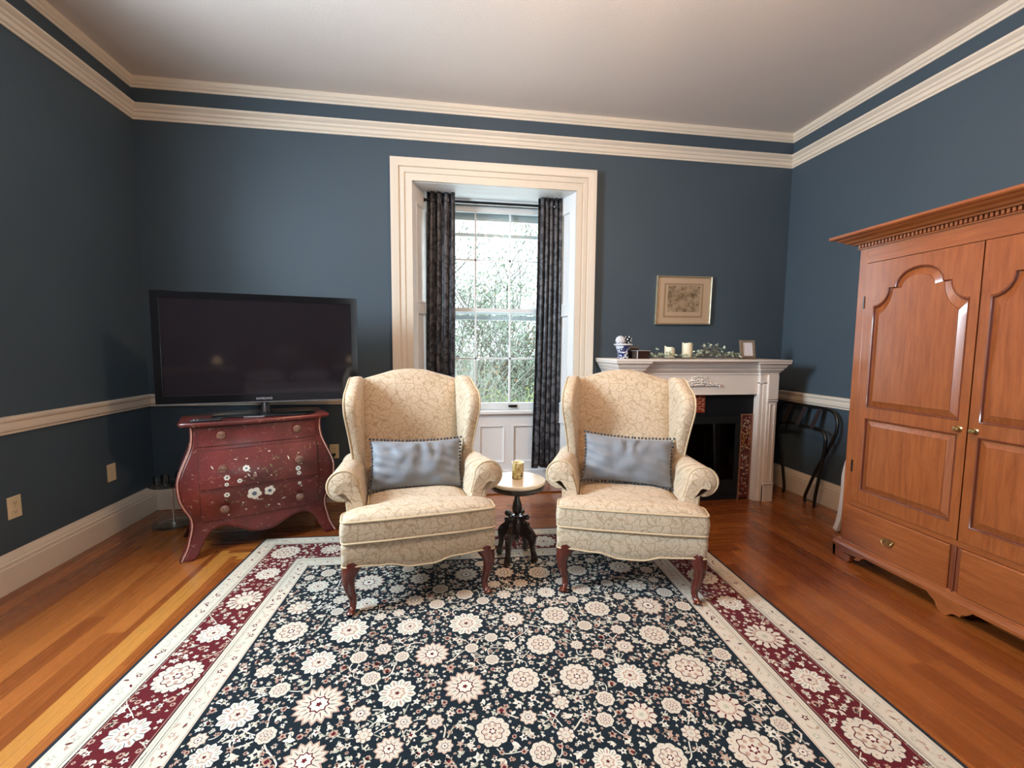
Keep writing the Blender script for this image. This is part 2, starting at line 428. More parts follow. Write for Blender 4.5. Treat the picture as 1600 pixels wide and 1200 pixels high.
M_LEAF = plain('eucalyptus_leaf', (.30, .36, .26), .6, vscale=30, var=.45); M_LEAFP = plain('eucalyptus_pale_leaf', (.56, .60, .47), .6); M_STEM = plain('garland_stem_brown', (.16, .11, .06), .7)
M_GOLDF = plain('champagne_gilt_frame', (.62, .52, .36), .25, .75)
M_MAT = plain('tan_mount_board', (.66, .52, .37), .85, var=.02); M_MAT2 = plain('tan_mount_line', (.44, .32, .19), .85, var=.02)
def etch():
    t = NT('sepia_engraving'); co = t.co(); n = t.noise(co, 26, 8, .7, 1.2); n2 = t.noise(co, 7, 3)
    f = t.math('ADD', t.math('MULTIPLY', n, .65), t.math('MULTIPLY', n2, .35))
    t.p(color=t.ramp(f, [(.34, (.08, .055, .032)), (.45, (.26, .19, .115)), (.53, (.52, .40, .27))]), rough=.8); return t.mat
M_ETCH = etch()
def bluewhite():
    t = NT('blue_and_white_porcelain'); co = t.co(); n = t.noise(co, 30, 2, .5, 1.5)
    t.p(color=t.ramp(n, [(.47, (.010, .018, .11)), (.53, (.62, .66, .74))]), rough=.08, coat=.5); return t.mat
M_BW = bluewhite()
M_BWD = plain('dark_navy_lacquer', (.010, .012, .020), .15); M_WHITEPORC = plain('white_glaze', (.70, .70, .74), .15)
M_BROWNBOX = wood('dark_brown_lacquer_box', (.018, .010, .008), (.05, .025, .018), rough=.25)
M_TAUPE = wood('grey_driftwood_frame', (.17, .12, .08), (.28, .21, .15), rough=.6, coat=0); M_PAPER = plain('white_paper', (.74, .70, .72), .8, var=.01); M_INK = plain('grey_ink', (.34, .30, .36), .8)
def candleholder():
    t = NT('mottled_amber_glass'); co = t.co(); v = t.noise(co, 45, 2, .5, .5)
    t.p(color=t.ramp(v, [(.40, (.36, .22, .06)), (.55, (.62, .50, .22)), (.7, (.72, .62, .36))]), rough=.2, coat=.4); return t.mat
M_AMBER = candleholder()
M_CORD = plain('black_rubber_cord', (.01, .01, .01), .5)
# rug colours
def wool(name, col, v=.25):
    t = NT(name); co = t.co(); n = t.noise(co, 210, 3); n2 = t.noise(co, 14, 3)
    f = t.math('ADD', t.math('MULTIPLY', n, .5), t.math('MULTIPLY', n2, .5))
    t.p(color=t.mix(f, tuple(x*(1-v) for x in col), tuple(min(1, x*(1+v)) for x in col)), rough=.95, sheen=.05, spec=.08); t.bump(n, .5, .004); return t.mat
RUG = [wool('wool_navy', (.0085, .015, .021), .45), wool('wool_cream', (.59, .525, .43), .15), wool('wool_burgundy', (.100, .010, .014), .3),
       wool('wool_blush', (.42, .275, .21), .2), wool('wool_sage_grey', (.40, .39, .30), .15), wool('wool_black_edge', (.016, .020, .026), .3), wool('wool_ivory', (.66, .61, .52), .1)]

# ================================================================== ROOM SHELL
T = .5   # wall thickness at the windows
struct(MB().box(XL-.2, XR+.2, YF-.2, YB+.45, -.12, 0).build('floor', M_FLOOR, smooth=0))
struct(MB().box(XL-.2, XR+.2, YF-.2, YB+.1, ZC, ZC+.12).build('ceiling', M_CEIL, smooth=0))
WX0, WX1, WZ1 = -.273, 1.069, 2.575          # back window opening (inner edge of casing)
poly = lambda x0, x1, z0, z1: [(x0, z0), (x1, z0), (x1, z1), (x0, z1)]
w = MB(); w.box(XL-.12, WX0, YB, YB+.12, 0, ZC).box(WX1, XR+.12, YB, YB+.12, 0, ZC).box(WX0, WX1, YB, YB+.12, WZ1, ZC)
struct(w.build('wall_back', M_WALL, smooth=0))
SY0, SY1, SZ0, SZ1 = .98, 1.98, .80, 2.72       # side window (left wall, outside the picture)
w = MB(); w.box(XL-.12, XL, YF, SY0, 0, ZC).box(XL-.12, XL, SY1, YB, 0, ZC).box(XL-.12, XL, SY0, SY1, 0, SZ0).box(XL-.12, XL, SY0, SY1, SZ1, ZC)
struct(w.build('wall_left', M_WALL, smooth=0))
struct(MB().box(XR, XR+.12, YF, YB, 0, ZC).build('wall_right', M_WALL, smooth=0))
FX0, FX1 = 1.05, 2.05  # opening for the added fill window
w = MB(); w.box(XL-.12, FX0, YF-.12, YF, 0, ZC).box(FX1, XR+.12, YF-.12, YF, 0, ZC).box(FX0, FX1, YF-.12, YF, 0, SZ0).box(FX0, FX1, YF-.12, YF, SZ1, ZC)
struct(w.build('wall_front', M_WALL, smooth=0))

# --- mouldings: perimeter is counter-clockwise so "left of the path" is into the room
PER = [(XL, YF), (XR, YF), (XR, YB), (XL, YB)]
idn = lambda a, b, d: (a, b, d)
base_p = [(0, 0), (.024, 0), (.024, .128), (.021, .134), (.021, .150), (.016, .156), (.014, .168), (.010, .180), (.004, .190), (.003, .197), (0, .197)]
chair_p = [(0, .806), (.012, .806), (.014, .818), (.022, .826), (.024, .838), (.024, .866), (.030, .872), (.034, .882), (.034, .892), (.026, .897), (0, .897)]
rail_p = [(0, 2.888), (.010, 2.888), (.012, 2.900), (.022, 2.908), (.024, 2.930), (.034, 2.938), (.036, 2.952), (.050, 2.962), (.058, 2.972), (.058, 2.984), (0, 2.984)]
cove_p = [(0, 3.108), (.008, 3.108), (.012, 3.120), (.022, 3.128), (.024, 3.140), (.034, 3.150), (.038, 3.162), (.038, ZC), (0, ZC)]
sides = {'front': 0, 'right': 1, 'back': 2, 'left': 3}
def ends(seg, a, b, prof, flip=False):
    """moulding run along wall `seg` between distances a and b from its start; a/b None = mitred corner"""
    P0, P1 = Vector(PER[seg]), Vector(PER[(seg+1) % 4]); d = (P1-P0).normalized(); n = Vector((-d.y, d.x)); L = (P1-P0).length
    rs = []
    for at, s_ in ((a, 1), (b, -1)):
        ring = []
        for o, z in prof:
            t = (o if s_ == 1 else L-o) if at is None else at
            q = P0+d*t+n*o; ring.append((q.x, q.y, z))
        rs.append(ring)
    return rs
def run(name, seg, spans, prof, mat=M_TRIM):
    mb = MB()
    for a, b in spans: mb.rings(ends(seg, a, b, prof), True, True)
    return struct(mb.build(name, mat, smooth=25))
Lb = XR-XL
bs = [(None, XR-2.70), (XR-WX0+.165, None)]     # back wall, distances measured from the right corner
run('baseboard_back', 2, bs, base_p); run('baseboard_left', 3, [(None, None)], base_p); run('baseboard_right', 1, [(None, None)], base_p); run('baseboard_front', 0, [(None, None)], base_p)
k = 1
for seg, spans in ((2, bs), (3, [(None, YB-SY1-.12), (YB-SY0+.12, None)]), (1, [(None, None)]), (0, [(None, FX0-XL-.12), (FX1-XL+.12, None)])):
    run('trim_%d' % k, seg, spans, chair_p); k += 1
for prof in (rail_p, cove_p):
    for seg in (2, 3, 1, 0): run('trim_%d' % k, seg, [(None, None)], prof); k += 1

# ================================================================== WINDOW 1 (back wall, deep panelled recess)
RY = 4.00; RX0, RX1 = -.135, .945
win = sempty('window_1')
cas_p = [(0, 0), (0, .030), (.046, .030), (.050, .024), (.056, .024), (.060, .034), (.090, .034), (.094, .028), (.100, .028), (.104, .042), (.130, .046), (.148, .052), (.164, .052), (.164, 0)]
path = [(WX1, 0), (WX1, WZ1), (WX0, WZ1), (WX0, 0)]
mb = MB(); mb.sweep(path, [(-o, d) for o, d in cas_p], lambda a, b, d: (a, YB-d, b))
lab(mb.build('casing', M_TRIM, win, smooth=25), 'warm cream stepped moulding around the window recess')
# splayed jambs with recessed panels, soffit, back board under the sill
def jamb(s):
    x0, x1 = (WX0, RX0) if s < 0 else (WX1, RX1)
    L = math.hypot(x1-x0, RY-YB); ux, uy = (x1-x0)/L, (RY-YB)/L; nx, ny = (uy, -ux) if s < 0 else (-uy, ux)
    fn = lambda a, b, d: (x0+ux*a+nx*d, YB+uy*a+ny*d, b)
    mb = MB()
    H = WZ1
    holes = [[(.07, z0), (L-.06, z0), (L-.06, z1), (.07, z1)] for z0, z1 in ((.20, .60), (.76, 1.56), (1.64, 2.44))]
    mb.prism([(0, 0), (L, 0), (L, H), (0, H)], fn, -.03, 0, holes=holes)
    for h in holes:
        mb.prism(h, fn, -.028, -.014)
        mb.sweep(h, [(0, -.014), (0, .004), (.008, .004), (.018, -.008), (.018, -.014)], fn, closed=True)
    return mb.build('jamb_panelling', M_WTRIM, win, smooth=25)
jamb(-1); jamb(1)
MB().prism([(WX0, YB), (WX1, YB), (RX1, RY), (RX0, RY)], lambda a, b, d: (a, b, d), WZ1-.003, WZ1+.03).build('soffit', M_WTRIM, win, smooth=0)
MB().prism([(WX0-.02, YB), (WX1+.02, YB), (RX1+.02, RY+.15), (RX0-.02, RY+.15)], lambda a, b, d: (a, b, d), .001, .012).build('recess_floor', M_FLOOR, win, smooth=0)
mb = MB(); fnb = lambda a, b, d: (a, RY+.02-d, b)
hs = [poly(-.04, .215, .19, .545), poly(.285, .525, .19, .545), poly(.600, .855, .19, .545)]
mb.prism(poly(RX0, RX1, .10, .66), fnb, 0, .022, holes=hs)
for h in hs:
    mb.prism(h, fnb, 0, .008); mb.sweep(h, [(0, .006), (0, .026), (.009, .026), (.020, .014), (.020, .006)], fnb, closed=True)
mb.box(RX0, RX1, RY-.03, RY+.02, .012, .115)
mb.build('panelled_apron', M_WTRIM, win, smooth=25)
mb = MB(); mb.box(RX0-.02, RX1+.02, RY-.05, RY+.10, .655, .690); mb.build('window_sill', M_WTRIM, win, bevel=.008)
# outer frame, two sashes
mb = MB(); fy = lambda y0: (lambda a, b, d: (a, y0-d, b))
mb.prism(poly(RX0, RX1, .69, WZ1), fy(RY+.16), 0, .16, holes=[poly(-.075, .905, .69, 2.545)])
mb.box(RX0, RX1, RY-.02, RY+.0, 2.535, WZ1)
mb.build('window_frame', M_WTRIM, win, smooth=0)
mx = [.254, .571]
def sash(name, z0, z1, zm, y, zt, zb):
    mb = MB()
    x0, x1 = -.072, .902
    mb.prism(poly(x0, x1, z0, z1), fy(y+.035), 0, .035, holes=[poly(x0+.045, x1-.045, z0+zb, z1-zt)])
    for x in mx: mb.box(x-.0075, x+.0075, y+.006, y+.030, z0+zb, z1-zt)
    mb.box(x0+.045, x1-.045, y+.006, y+.030, zm-.0075, zm+.0075)
    o = mb.build(name, M_SASH, win, smooth=0)
    MB().box(x0+.04, x1-.04, y+.016, y+.019, z0+zb-.004, z1-zt+.004).build('glass', M_PANE, o, smooth=0)
    return o
low = sash('lower_sash', .690, 1.625, 1.168, RY+.01, .035, .065)
sash('upper_sash', 1.590, 2.535, 2.062, RY+.055, .050, .038)
for x in (.225, .60):
    lm = MB(); lm.tube(curve_pts([(x-.035, RY+.008, .728), (x-.030, RY-.012, .720), (x+.030, RY-.012, .720), (x+.035, RY+.008, .728)], 10), .0055, 8)
    lm.box(x-.042, x+.042, RY+.004, RY+.010, .716, .736); lm.build('sash_lift', M_IRON, low)
mb = MB(); mb.box(-.075, .905, RY+.125, RY+.150, 2.285, 2.315).box(-.075, .905, RY+.125, RY+.150, 1.525, 1.565).box(-.075, .905, RY+.125, RY+.150, 1.580, 1.612)
mb.box(-.075, -.045, RY+.125, RY+.150, .69, 2.545).box(.875, .905, RY+.125, RY+.150, .69, 2.545).box(-.075, .905, RY+.125, RY+.150, 2.43, 2.545).box(-.075, .905, RY+.125, RY+.150, .69, .715)
mb.build('storm_frame', M_STORM, win, smooth=0)
# outside masonry reveal
mb = MB(); mb.prism(poly(-3.2, 4.2, -4, 6), fy(RY+.30), 0, .12, holes=[poly(-.10, .93, .66, 2.57)])
struct(mb.build('trim_facade', plain('outside_stone', (.42, .40, .36), .9), smooth=0))

# the side window, and one behind the camera added for fill light
def simple_window(name, fn, w0, w1, z0, z1):
    root = sempty(name)
    path = [(w0, z0), (w1, z0), (w1, z1), (w0, z1)]
    mb = MB(); mb.sweep(path, [(-o*.7, d) for o, d in cas_p], fn, closed=True); mb.build('casing', M_TRIM, root, smooth=25)
    mb = MB(); mb.prism(poly(w0, w1, z0, z1), fn, -.10, -.02, holes=[poly(w0+.05, w1-.05, z0+.05, z1-.05)])
    zc = (z0+z1)/2; a, b = w0+.05, w1-.05
    for q in (1/3, 2/3): mb.prism(poly(a+(b-a)*q-.009, a+(b-a)*q+.009, z0+.05, z1-.05), fn, -.07, -.04)
    for q in (.25, .75): mb.prism(poly(a, b, z0+(z1-z0)*q-.009, z0+(z1-z0)*q+.009), fn, -.07, -.04)
    mb.prism(poly(a, b, zc-.025, zc+.025), fn, -.08, -.03)
    mb.build('sash', M_WTRIM, root, smooth=0)
    MB().prism(poly(a, b, z0+.05, z1-.05), fn, -.057, -.054).build('glass', M_PANE, root, smooth=0)
simple_window('window_2', lambda a, b, d: (XL+d, a, b), SY0, SY1, SZ0, SZ1)
simple_window('added_window_3', lambda a, b, d: (a, YF+d, b), FX0, FX1, SZ0, SZ1)

# ================================================================== CURTAINS
def curtain(label, x0, x1, folds, seedv, lean):
    mb = MB(); rr = random.Random(seedv); ph = rr.random()*6; NU, NV = folds*14, 46
    z1, z0 = 2.585, .175
    am = [rr.uniform(.8, 1.2) for _ in range(folds*2+2)]
    def f(u, v):
        z = z0+(z1-z0)*v; sp = lean(v); c = (x0+x1)/2+sp[0]; wd = (x1-x0)*sp[1]
        a = u*folds*2*PI; k = am[int(u*folds*2)]
        amp = .030*k*(.75+.25*math.sin(v*5+ph))
        y = 3.86+math.sin(a+.35*math.sin(v*3+ph))*amp
        x = c+wd*(u-.5)+.010*math.sin(2*a+ph)*(1-v*.4)
        zz = z + (.010*math.sin(a*.5+ph) if v < .01 else 0)
        return (x, y, zz)
    mb.grid(NU, NV, f)
    o = mb.build('curtain', M_CURT, smooth=180)
    at = o.data.attributes.new('cloth', 'FLOAT_VECTOR', 'POINT')
    for i in range(len(o.data.vertices)): at.data[i].vector = ((i % (NU+1))/NU*.62+seedv, 0, o.data.vertices[i].co.z)
    s = o.modifiers.new('solid', 'SOLIDIFY'); s.thickness = .003
    return tag(o, label, 'curtain', 'brocade window curtains')
curtain('dark brocade curtain at the left side of the window, behind the left armchair', -.172, .062, 4, 3, lambda v: (-.002-.02*(1-v), 1+.06*math.sin(PI*v)))
curtain('dark brocade curtain at the right side of the window, beside the mantelpiece', .800, 1.000, 5, 5, lambda v: (-.012*(1-v)**2-.004, 1.0+.24*(1-v)**1.3))
t = thing('curtain_rod', 'thin black metal rod across the top of the window holding both dark curtains', 'curtain rod', (0, 0, 0))
MB().tube([(-.186, 3.86, 2.505), (.999, 3.86, 2.505)], .0115, 10).build('rod', M_BLACK, t)
for x in (-.193, 1.006): MB().lathe([(.0, 0), (.018, .001), (.018, .006), (.009, .010), (0, .011)], (x, 3.86, 2.505), 12, axis='x', sgn=(1 if x < 0 else -1)).build('end_socket', M_BLACK, t)
for x in (-.115, -.055, .01, .84, .885, .93, .97):
    MB().tube([(x, 3.86+.017*math.cos(a), 2.505+.017*math.sin(a)) for a in [2*PI*k/16 for k in range(16)]], .0028, 6, closed=True).build('ring', M_CHROME, t)

# ================================================================== ARMCHAIRS
def stack(mb, loops_z, fn, c, mi=0, cap0=True, cap1=True):
    """stack of closed 2-D loops [(loop, depth)] -> rings"""
    rs = [[fn(p[0], p[1], d) for p in lp] for lp, d in loops_z]
    return mb.rings(rs, fn(c[0], c[1], loops_z[0][1]) if cap0 else False, fn(c[0], c[1], loops_z[-1][1]) if cap1 else False, mi)
def scale_loop(lp, c, s): return [(c[0]+(p[0]-c[0])*s, c[1]+(p[1]-c[1])*s) for p in lp]
def make_armchair():
    root = thing('wing_armchair', 'x', 'armchair')
    # --- legs
    for s in (-1, 1):
        pts = curve_pts([(s*.312, .030, .262), (s*.326, .012, .225), (s*.338, .000, .180), (s*.334, .006, .120), (s*.322, .020, .065), (s*.322, .010, .030), (s*.330, -.006, .012), (s*.331, -.012, .002)], 28)
        rr = [slerp([(0, .052), (.15, .044), (.30, .030), (.5, .021), (.68, .0155), (.82, .0165), (.92, .023), (1, .020)], i/28) for i in range(29)]
        mb = MB().tube(pts, rr, 14)
        mb.rings([[(s*.312+a*w_, .028+b*w_, z) for a, b in ((-1, -1), (1, -1), (1, 1), (-1, 1))] for z, w_ in ((.215, .030), (.245, .046), (.262, .046))])
        mb.build('leg', M_MAHOG, root)
        pts = curve_pts([(s*.27, .56, .26), (s*.27, .575, .15), (s*.275, .62, .06), (s*.28, .665, 0.004)], 12)
        MB().tube(pts, [.024]*6+[.022, .021, .020, .019, .018, .017, .016], 4).build('leg', M_MAHOG, root, bevel=.003)
    # --- seat rail with serpentine lower edge
    plan = chaikin([(-.362, -.018), (.362, -.018), (.352, .60), (-.352, .60)], 1)
    plan = []
    for k in range(48): plan.append((-.350+.700*k/47, -.020-.006*math.sin(PI*k/47)))
    plan += [(.362, -.014), (.366, .0)]
    for k in range(1, 14): plan.append((.366-.02*k/13, .60*k/13))
    for k in range(1, 14): plan.append((.346-.692*k/14, .615))
    for k in range(0, 14): plan.append((-.346-.02*k/13, .60*(1-k/13)))
    plan += [(-.366, .0), (-.362, -.014)]
    def zb(p):
        if p[1] > .005: return .236
        x = abs(p[0]); return .238-.030*math.exp(-(max(0, x-.05)/.075)**2)-.006*math.exp(-((x-.20)/.05)**2)
    rs = [[(p[0]*.985, p[1]*.99+.004, zb(p)-.001) for p in plan], [(p[0], p[1], zb(p)+.006) for p in plan]]
    for z, o in ((.27, .004), (.31, .008), (.335, .006), (.350, 0)):
        rs.append([(p[0]*(1+o), p[1]-(o if p[1] < .01 else -o), z) for p in plan])
    rs.append([(p[0]*.95, p[1]*.95+.01, .362) for p in plan])
    mb = MB().rings(rs, (0, .3, .24), (0, .3, .362))
    rail = mb.build('seat_rail', M_DAMASK, root, smooth=60)
    MB().tube([(p[0]*1.002, p[1]-.001, zb(p)+.002) for p in plan], .0042, 6, closed=True).build('piping', M_DAMPIPE, rail)
    # --- T cushion
    T0 = [(-.368, -.030), (-.18, -.040), (.18, -.040), (.368, -.030), (.372, .085), (.345, .110), (.262, .112), (.252, .20), (.248, .53), (-.248, .53), (-.252, .20), (-.262, .112), (-.345, .110), (-.372, .085)]
    dense = []
    for i in range(len(T0)):
        a, b = T0[i], T0[(i+1) % len(T0)]; L = math.hypot(b[0]-a[0], b[1]-a[1]); k = max(1, int(L/.04))
        for q in range(k): dense.append((a[0]+(b[0]-a[0])*q/k, a[1]+(b[1]-a[1])*q/k))
    lp = chaikin(dense, 2); C = (0, .055)
    def lay(s, z, crown=0): return (s, z, crown)
    rs = []
    for s, z in ((.30, .356), (.80, .354), (.965, .352), (.99, .357), (1.006, .375), (1.012, .405), (1.006, .432), (.990, .452), (.975, .458)):
        rs.append([(C[0]+(x-C[0])*s, C[1]+(y-C[1])*s, z) for x, y in lp])
    for s in (.93, .86, .76, .62, .45, .25, .1):
        e = 1-s; rs.append([(C[0]+(x-C[0])*s, C[1]+(y-C[1])*s, .460+.040*(1-math.exp(-e*4.0))) for x, y in lp])
    cu = MB().rings(rs, (0, .055, .356), (0, .055, .50)).build('seat_cushion', M_DAMASK, root, smooth=70)
    for z, s in ((.456, .990), (.356, .992)):
        MB().tube([(C[0]+(x-C[0])*s, C[1]+(y-C[1])*s, z) for x, y in lp], .0052, 6, closed=True).build('piping', M_DAMPIPE, cu)
    # --- arms
    def arm_ring(t):
        fl = .030*(1-t)          # flare outward at the front
        zt = 0.0 + .0*t
        cx, cz, r = .330+fl, .588-.015*t, .068+.006*(1-t)
        pts = [(.252+fl*.2, .34), (.252+fl*.25, .42), (.254+fl*.4, .50)]
        for k in range(17):
            a = R(185-17.5*k*.98); pts.append((cx+r*math.cos(a), cz+r*math.sin(a)))
        pts += [(cx-.012, cz-r*.80), (cx-.018, .45), (cx-.018+.0, .34)]
        return pts
    for s in (-1, 1):
        rs = []
        for y, t, ins in ((.098, 0, .020), (.104, 0, .006), (.114, 0, 0), (.18, .12, 0), (.28, .4, 0), (.40, .7, 0), (.52, 1, 0), (.58, 1, 0)):
            rg = arm_ring(t)
            if ins: cxy = (.315, .52); rg = [(p[0]+(cxy[0]-p[0])*ins*6, p[1]+(cxy[1]-p[1])*ins*4) for p in rg]
            rs.append([(s*p[0], y, p[1]) for p in rg])
        mb = MB().rings(rs, (s*.318, .096, .53), True)
        arm = mb.build('arm', M_DAMASK, root, smooth=60)
        rg = arm_ring(0)
        MB().tube([(s*p[0], .106, p[1]) for p in rg[2:-1]], .0055, 6).build('piping', M_DAMPIPE, arm)
        # raised front face of the scroll
        face = [(.268, .36), (.270, .46), (.285, .545), (.306, .588), (.336, .608), (.366, .604), (.390, .586), (.396, .566), (.386, .552), (.366, .560), (.348, .556), (.338, .530), (.334, .46), (.334, .36)]
        face = chaikin(face, 2)
        mb = MB(); fnf = lambda a, b, d: (s*a, .104-d, b)
        stack(mb, [(face, 0), (face, .006), (inset(face, -.0035 if False else .004), .011)], fnf, (.318, .50))
        mb.build('arm_front', M_DAMASK, arm, smooth=50)
    # --- back
    def yb(z): return .475+.135*(z-.40)/.72
    out = [(-.292, .36), (.292, .36), (.292, .70), (.292, 1.02), (.286, 1.062), (.24, 1.078), (.17, 1.096), (.10, 1.118), (.0, 1.127), (-.10, 1.118), (-.17, 1.096), (-.24, 1.078), (-.286, 1.062), (-.292, 1.02), (-.292, .70)]
    d2_ = []
    for i in range(len(out)):
        a, b = out[i], out[(i+1) % len(out)]; L = math.hypot(b[0]-a[0], b[1]-a[1]); k = max(1, int(L/.05))
        for q in range(k): d2_.append((a[0]+(b[0]-a[0])*q/k, a[1]+(b[1]-a[1])*q/k))
    lp = chaikin(d2_, 2); C = (0, .74)
    rs = []
    for s, d in ((.06, -.030), (.3, -.028), (.55, -.024), (.75, -.017), (.88, -.008), (.95, .002), (.985, .014), (1, .032), (1, .075), (.98, .100), (.5, .104)):
        rs.append([(C[0]+(x-C[0])*s, yb(C[1]+(z-C[1])*s)+d, C[1]+(z-C[1])*s) for x, z in lp])
    mb = MB().rings(rs, (0, yb(.74)-.030, .74), (0, yb(.74)+.104, .74)); mb.build('backrest', M_DAMASK, root, smooth=60)
    # --- wings: side outline in (y, z), thickness in x
    side = [(.60, .50), (.44, .545), (.385, .60), (.372, .70), (.345, .80), (.318, .90), (.318, .965), (.345, 1.012), (.40, 1.035), (.455, 1.062), (.50, 1.085), (.56, 1.090), (.645, 1.078), (.675, 1.05), (.665, .95), (.64, .70)]
    side = chaikin(side, 2); C = (.50, .80)
    for s in (-1, 1):
        def fw_(a, b, d):
            f = max(0, (.60-a)/.28); fl = .032*f*max(0, min(1, (b-.55)/.35)); ti = 1-.30*f*max(0, min(1, (.95-b)/.4))
            return (s*(.268+fl+d*ti), a, b)
        mb = MB(); L0 = scale_loop(side, C, .90); L1 = scale_loop(side, C, .97); L2 = scale_loop(side, C, .995)
        stack(mb, [(scale_loop(side, C, .5), -.003), (L0, 0), (L1, .004), (L2, .013), (side, .030), (L2, .050), (L1, .064), (L0, .071), (scale_loop(side, C, .5), .073)], fw_, C)
        wg = mb.build('wing', M_DAMASK, root, smooth=60)
        MB().tube([fw_(p[0], p[1], .066) for p in scale_loop(side, C, .975)], .0045, 6, closed=True).build('piping', M_DAMPIPE, wg)
    return root
GA = 'cream wing armchairs'
ch = make_armchair(); ch.location = (-.130, 2.101, .010); ch.rotation_euler = (0, 0, R(8.8))
ch['label'] = 'cream damask wing armchair nearer the red chest, angled to the right, blue-grey cushion'
ch['group'] = GA
c2 = dup(ch, (.904, 2.012, .010), R(-17.5)); c2['label'] = 'cream damask wing armchair in front of the fireplace, angled to the left, blue-grey cushion'
def pillow(label, chair, yo, zo, rx, rz, seedv, xo=0):
    mt = chair.matrix_basis
    root = thing('lumbar_pillow', label, 'cushion', group='blue-grey cushions on the armchairs')
    root.matrix_basis = Matrix.Translation(mt.translation) @ mt.to_3x3().to_4x4() @ Matrix.Translation((xo, yo, zo)) @ Matrix.Rotation(rz, 4, 'Y') @ Matrix.Rotation(rx, 4, 'X')
    Wp, Hp, Tp = .246, .135, .062; mb = MB()
    def surf(side_):
        def f(u, v):
            a, b = u*2-1, v*2-1
            k = max(0, (1-abs(a)**2.4))**.5*max(0, (1-abs(b)**2.2))**.5
            pin = 1-.06*(1-abs(b)**2) if True else 1
            x = a*Wp*(1-.05*(1-b*b)*abs(a)**3); z = b*Hp*(1-.10*(1-a*a)*abs(b)**3+0)
            wr = .010*noise.noise(Vector((a*3+seedv, b*2, side_)))+.0075*math.sin(a*19+seedv*3+2.5*noise.noise(Vector((a*2, b*2, seedv))))*max(0, b+.15)**1.3*(1-abs(a))+.0045*math.sin((a*.6+b*1.2)*15+seedv)*abs(a)**2*(1-abs(b)*.6)
            return (x, side_*(Tp*k+wr*k**.5*1.4), z)
        return f
    mb.grid(80, 44, surf(-1)); mb.grid(80, 44, surf(1))
    mb.build('cushion_cover', M_PILLOW, root, smooth=120)
    mb = MB(); per = []
    for k in range(26): per.append((-1+2*k/26, 1))
    for k in range(14): per.append((1, 1-2*k/14))
    for k in range(26): per.append((1-2*k/26, -1))
    for k in range(14): per.append((-1, -1+2*k/14))
    rr = random.Random(seedv)
    for a, b in per:
        x = a*Wp*(1-.05*(1-b*b)*abs(a)**3)*1.022; z = b*Hp*(1-.10*(1-a*a)*abs(b)**3)+(.008 if b == 1 else -.006 if b == -1 else 0)
        mb.ball((x+rr.uniform(-.002, .002), rr.uniform(-.004, .004), z), .0068, u=7, v=5)
    mb.build('pompom_trim', M_POM, root, smooth=120)
    return root
pillow('blue-grey velvet cushion with dark pompom trim on the left armchair beside the red chest', ch, .335, .612, R(-17), R(1.5), 1.3, .010)
pillow('blue-grey velvet cushion with dark pompom trim on the right armchair by the fireplace', c2, .335, .625, R(-17), R(3.0), 4.1, .010)

# ================================================================== SIDE TABLE
t = thing('side_table', 'small round white marble topped table on a dark carved pedestal between the two armchairs', 'table', (.405, 2.50, .010), R(8))
mb = MB().lathe([(0, .462), (.150, .462), (.160, .463), (.1655, .468), (.167, .474), (.165, .479), (.160, .4815), (.150, .482), (0, .482)], seg=64); mb.m = [0]*len(mb.m)
top = MB().lathe([(0, .468), (.154, .468), (.155, .4825), (0, .4828)], seg=64).build('marble_top', M_MARBLE, t, smooth=30)
MB().lathe([(.1545, .462), (.161, .4625), (.1675, .468), (.1688, .474), (.1665, .480), (.161, .4832), (.1545, .4836)], seg=64).build('marble_edge', M_CREAMRIM, top)
MB().lathe([(0, .428), (.10, .428), (.150, .430), (.158, .434), (.1625, .442), (.1625, .456), (.158, .4622), (0, .4622)], seg=64).build('apron_ring', M_DARKW, t)
prof = [(0, .10), (.006, .10), (.010, .108), (.018, .118), (.014, .128), (.008, .134), (.022, .142), (.030, .160), (.036, .185), (.036, .225), (.030, .245), (.016, .258), (.012, .268), (.026, .282), (.030, .305), (.026, .335), (.017, .365), (.013, .385), (.022, .392), (.022, .400), (.014, .406), (.030, .420), (.050, .429), (0, .429)]
MB().lathe(prof, seg=24).build('pedestal', M_DARKW, t)
for k in range(4):
    a = R(45+90*k); ca, sa = math.cos(a), math.sin(a)
    fnl = lambda r_, z, d: (r_*ca-d*sa, r_*sa+d*ca, z)
    oc = [(.012, .262), (.034, .262), (.050, .276), (.064, .278), (.070, .264), (.064, .250), (.052, .250), (.050, .238), (.060, .226), (.074, .226), (.076, .212), (.092, .198), (.112, .180), (.126, .152), (.124, .122), (.117, .095), (.120, .062), (.134, .030), (.138, .010), (.130, .0), (.106, .0), (.100, .012), (.103, .035), (.096, .070), (.088, .100), (.078, .128), (.062, .142), (.046, .146), (.034, .140), (.024, .150), (.012, .165)]
    oc = chaikin(oc, 1)
    mb = MB().prism(oc, fnl, -.0125, .0125)
    mb.ball(fnl(.066, .264, 0), .017, u=12, v=8); mb.ball(fnl(.071, .224, 0), .014, u=12, v=8); mb.ball(fnl(.100, .165, 0), .018, u=12, v=8, sc=(1, 1, 1.3))
    mb.tube([fnl(*p, 0) for p in [(.100, .175), (.107, .13), (.103, .09), (.108, .05), (.120, .014)]], [.017, .018, .014, .013, .015], 10)
    mb.build('leg', M_DARKW, t, bevel=.002)
mb = MB()
t = thing('candle_holder', 'mottled amber glass cup on the round marble side table', 'candle holder', (.410, 2.515, .4938))
MB().lathe([(0, 0), (.031, 0), (.034, .003), (.0345, .012), (.0345, .086), (.0365, .094), (.0365, .098), (.0335, .098), (.0315, .090), (.031, .012), (0, .010)], seg=32).build('glass_cup', M_AMBER, t)
MB().lathe([(0, .0105), (.0295, .0105), (.0295, .066), (.026, .070), (0, .069)], seg=24).build('candle', M_WAX, t)
ins = MB()
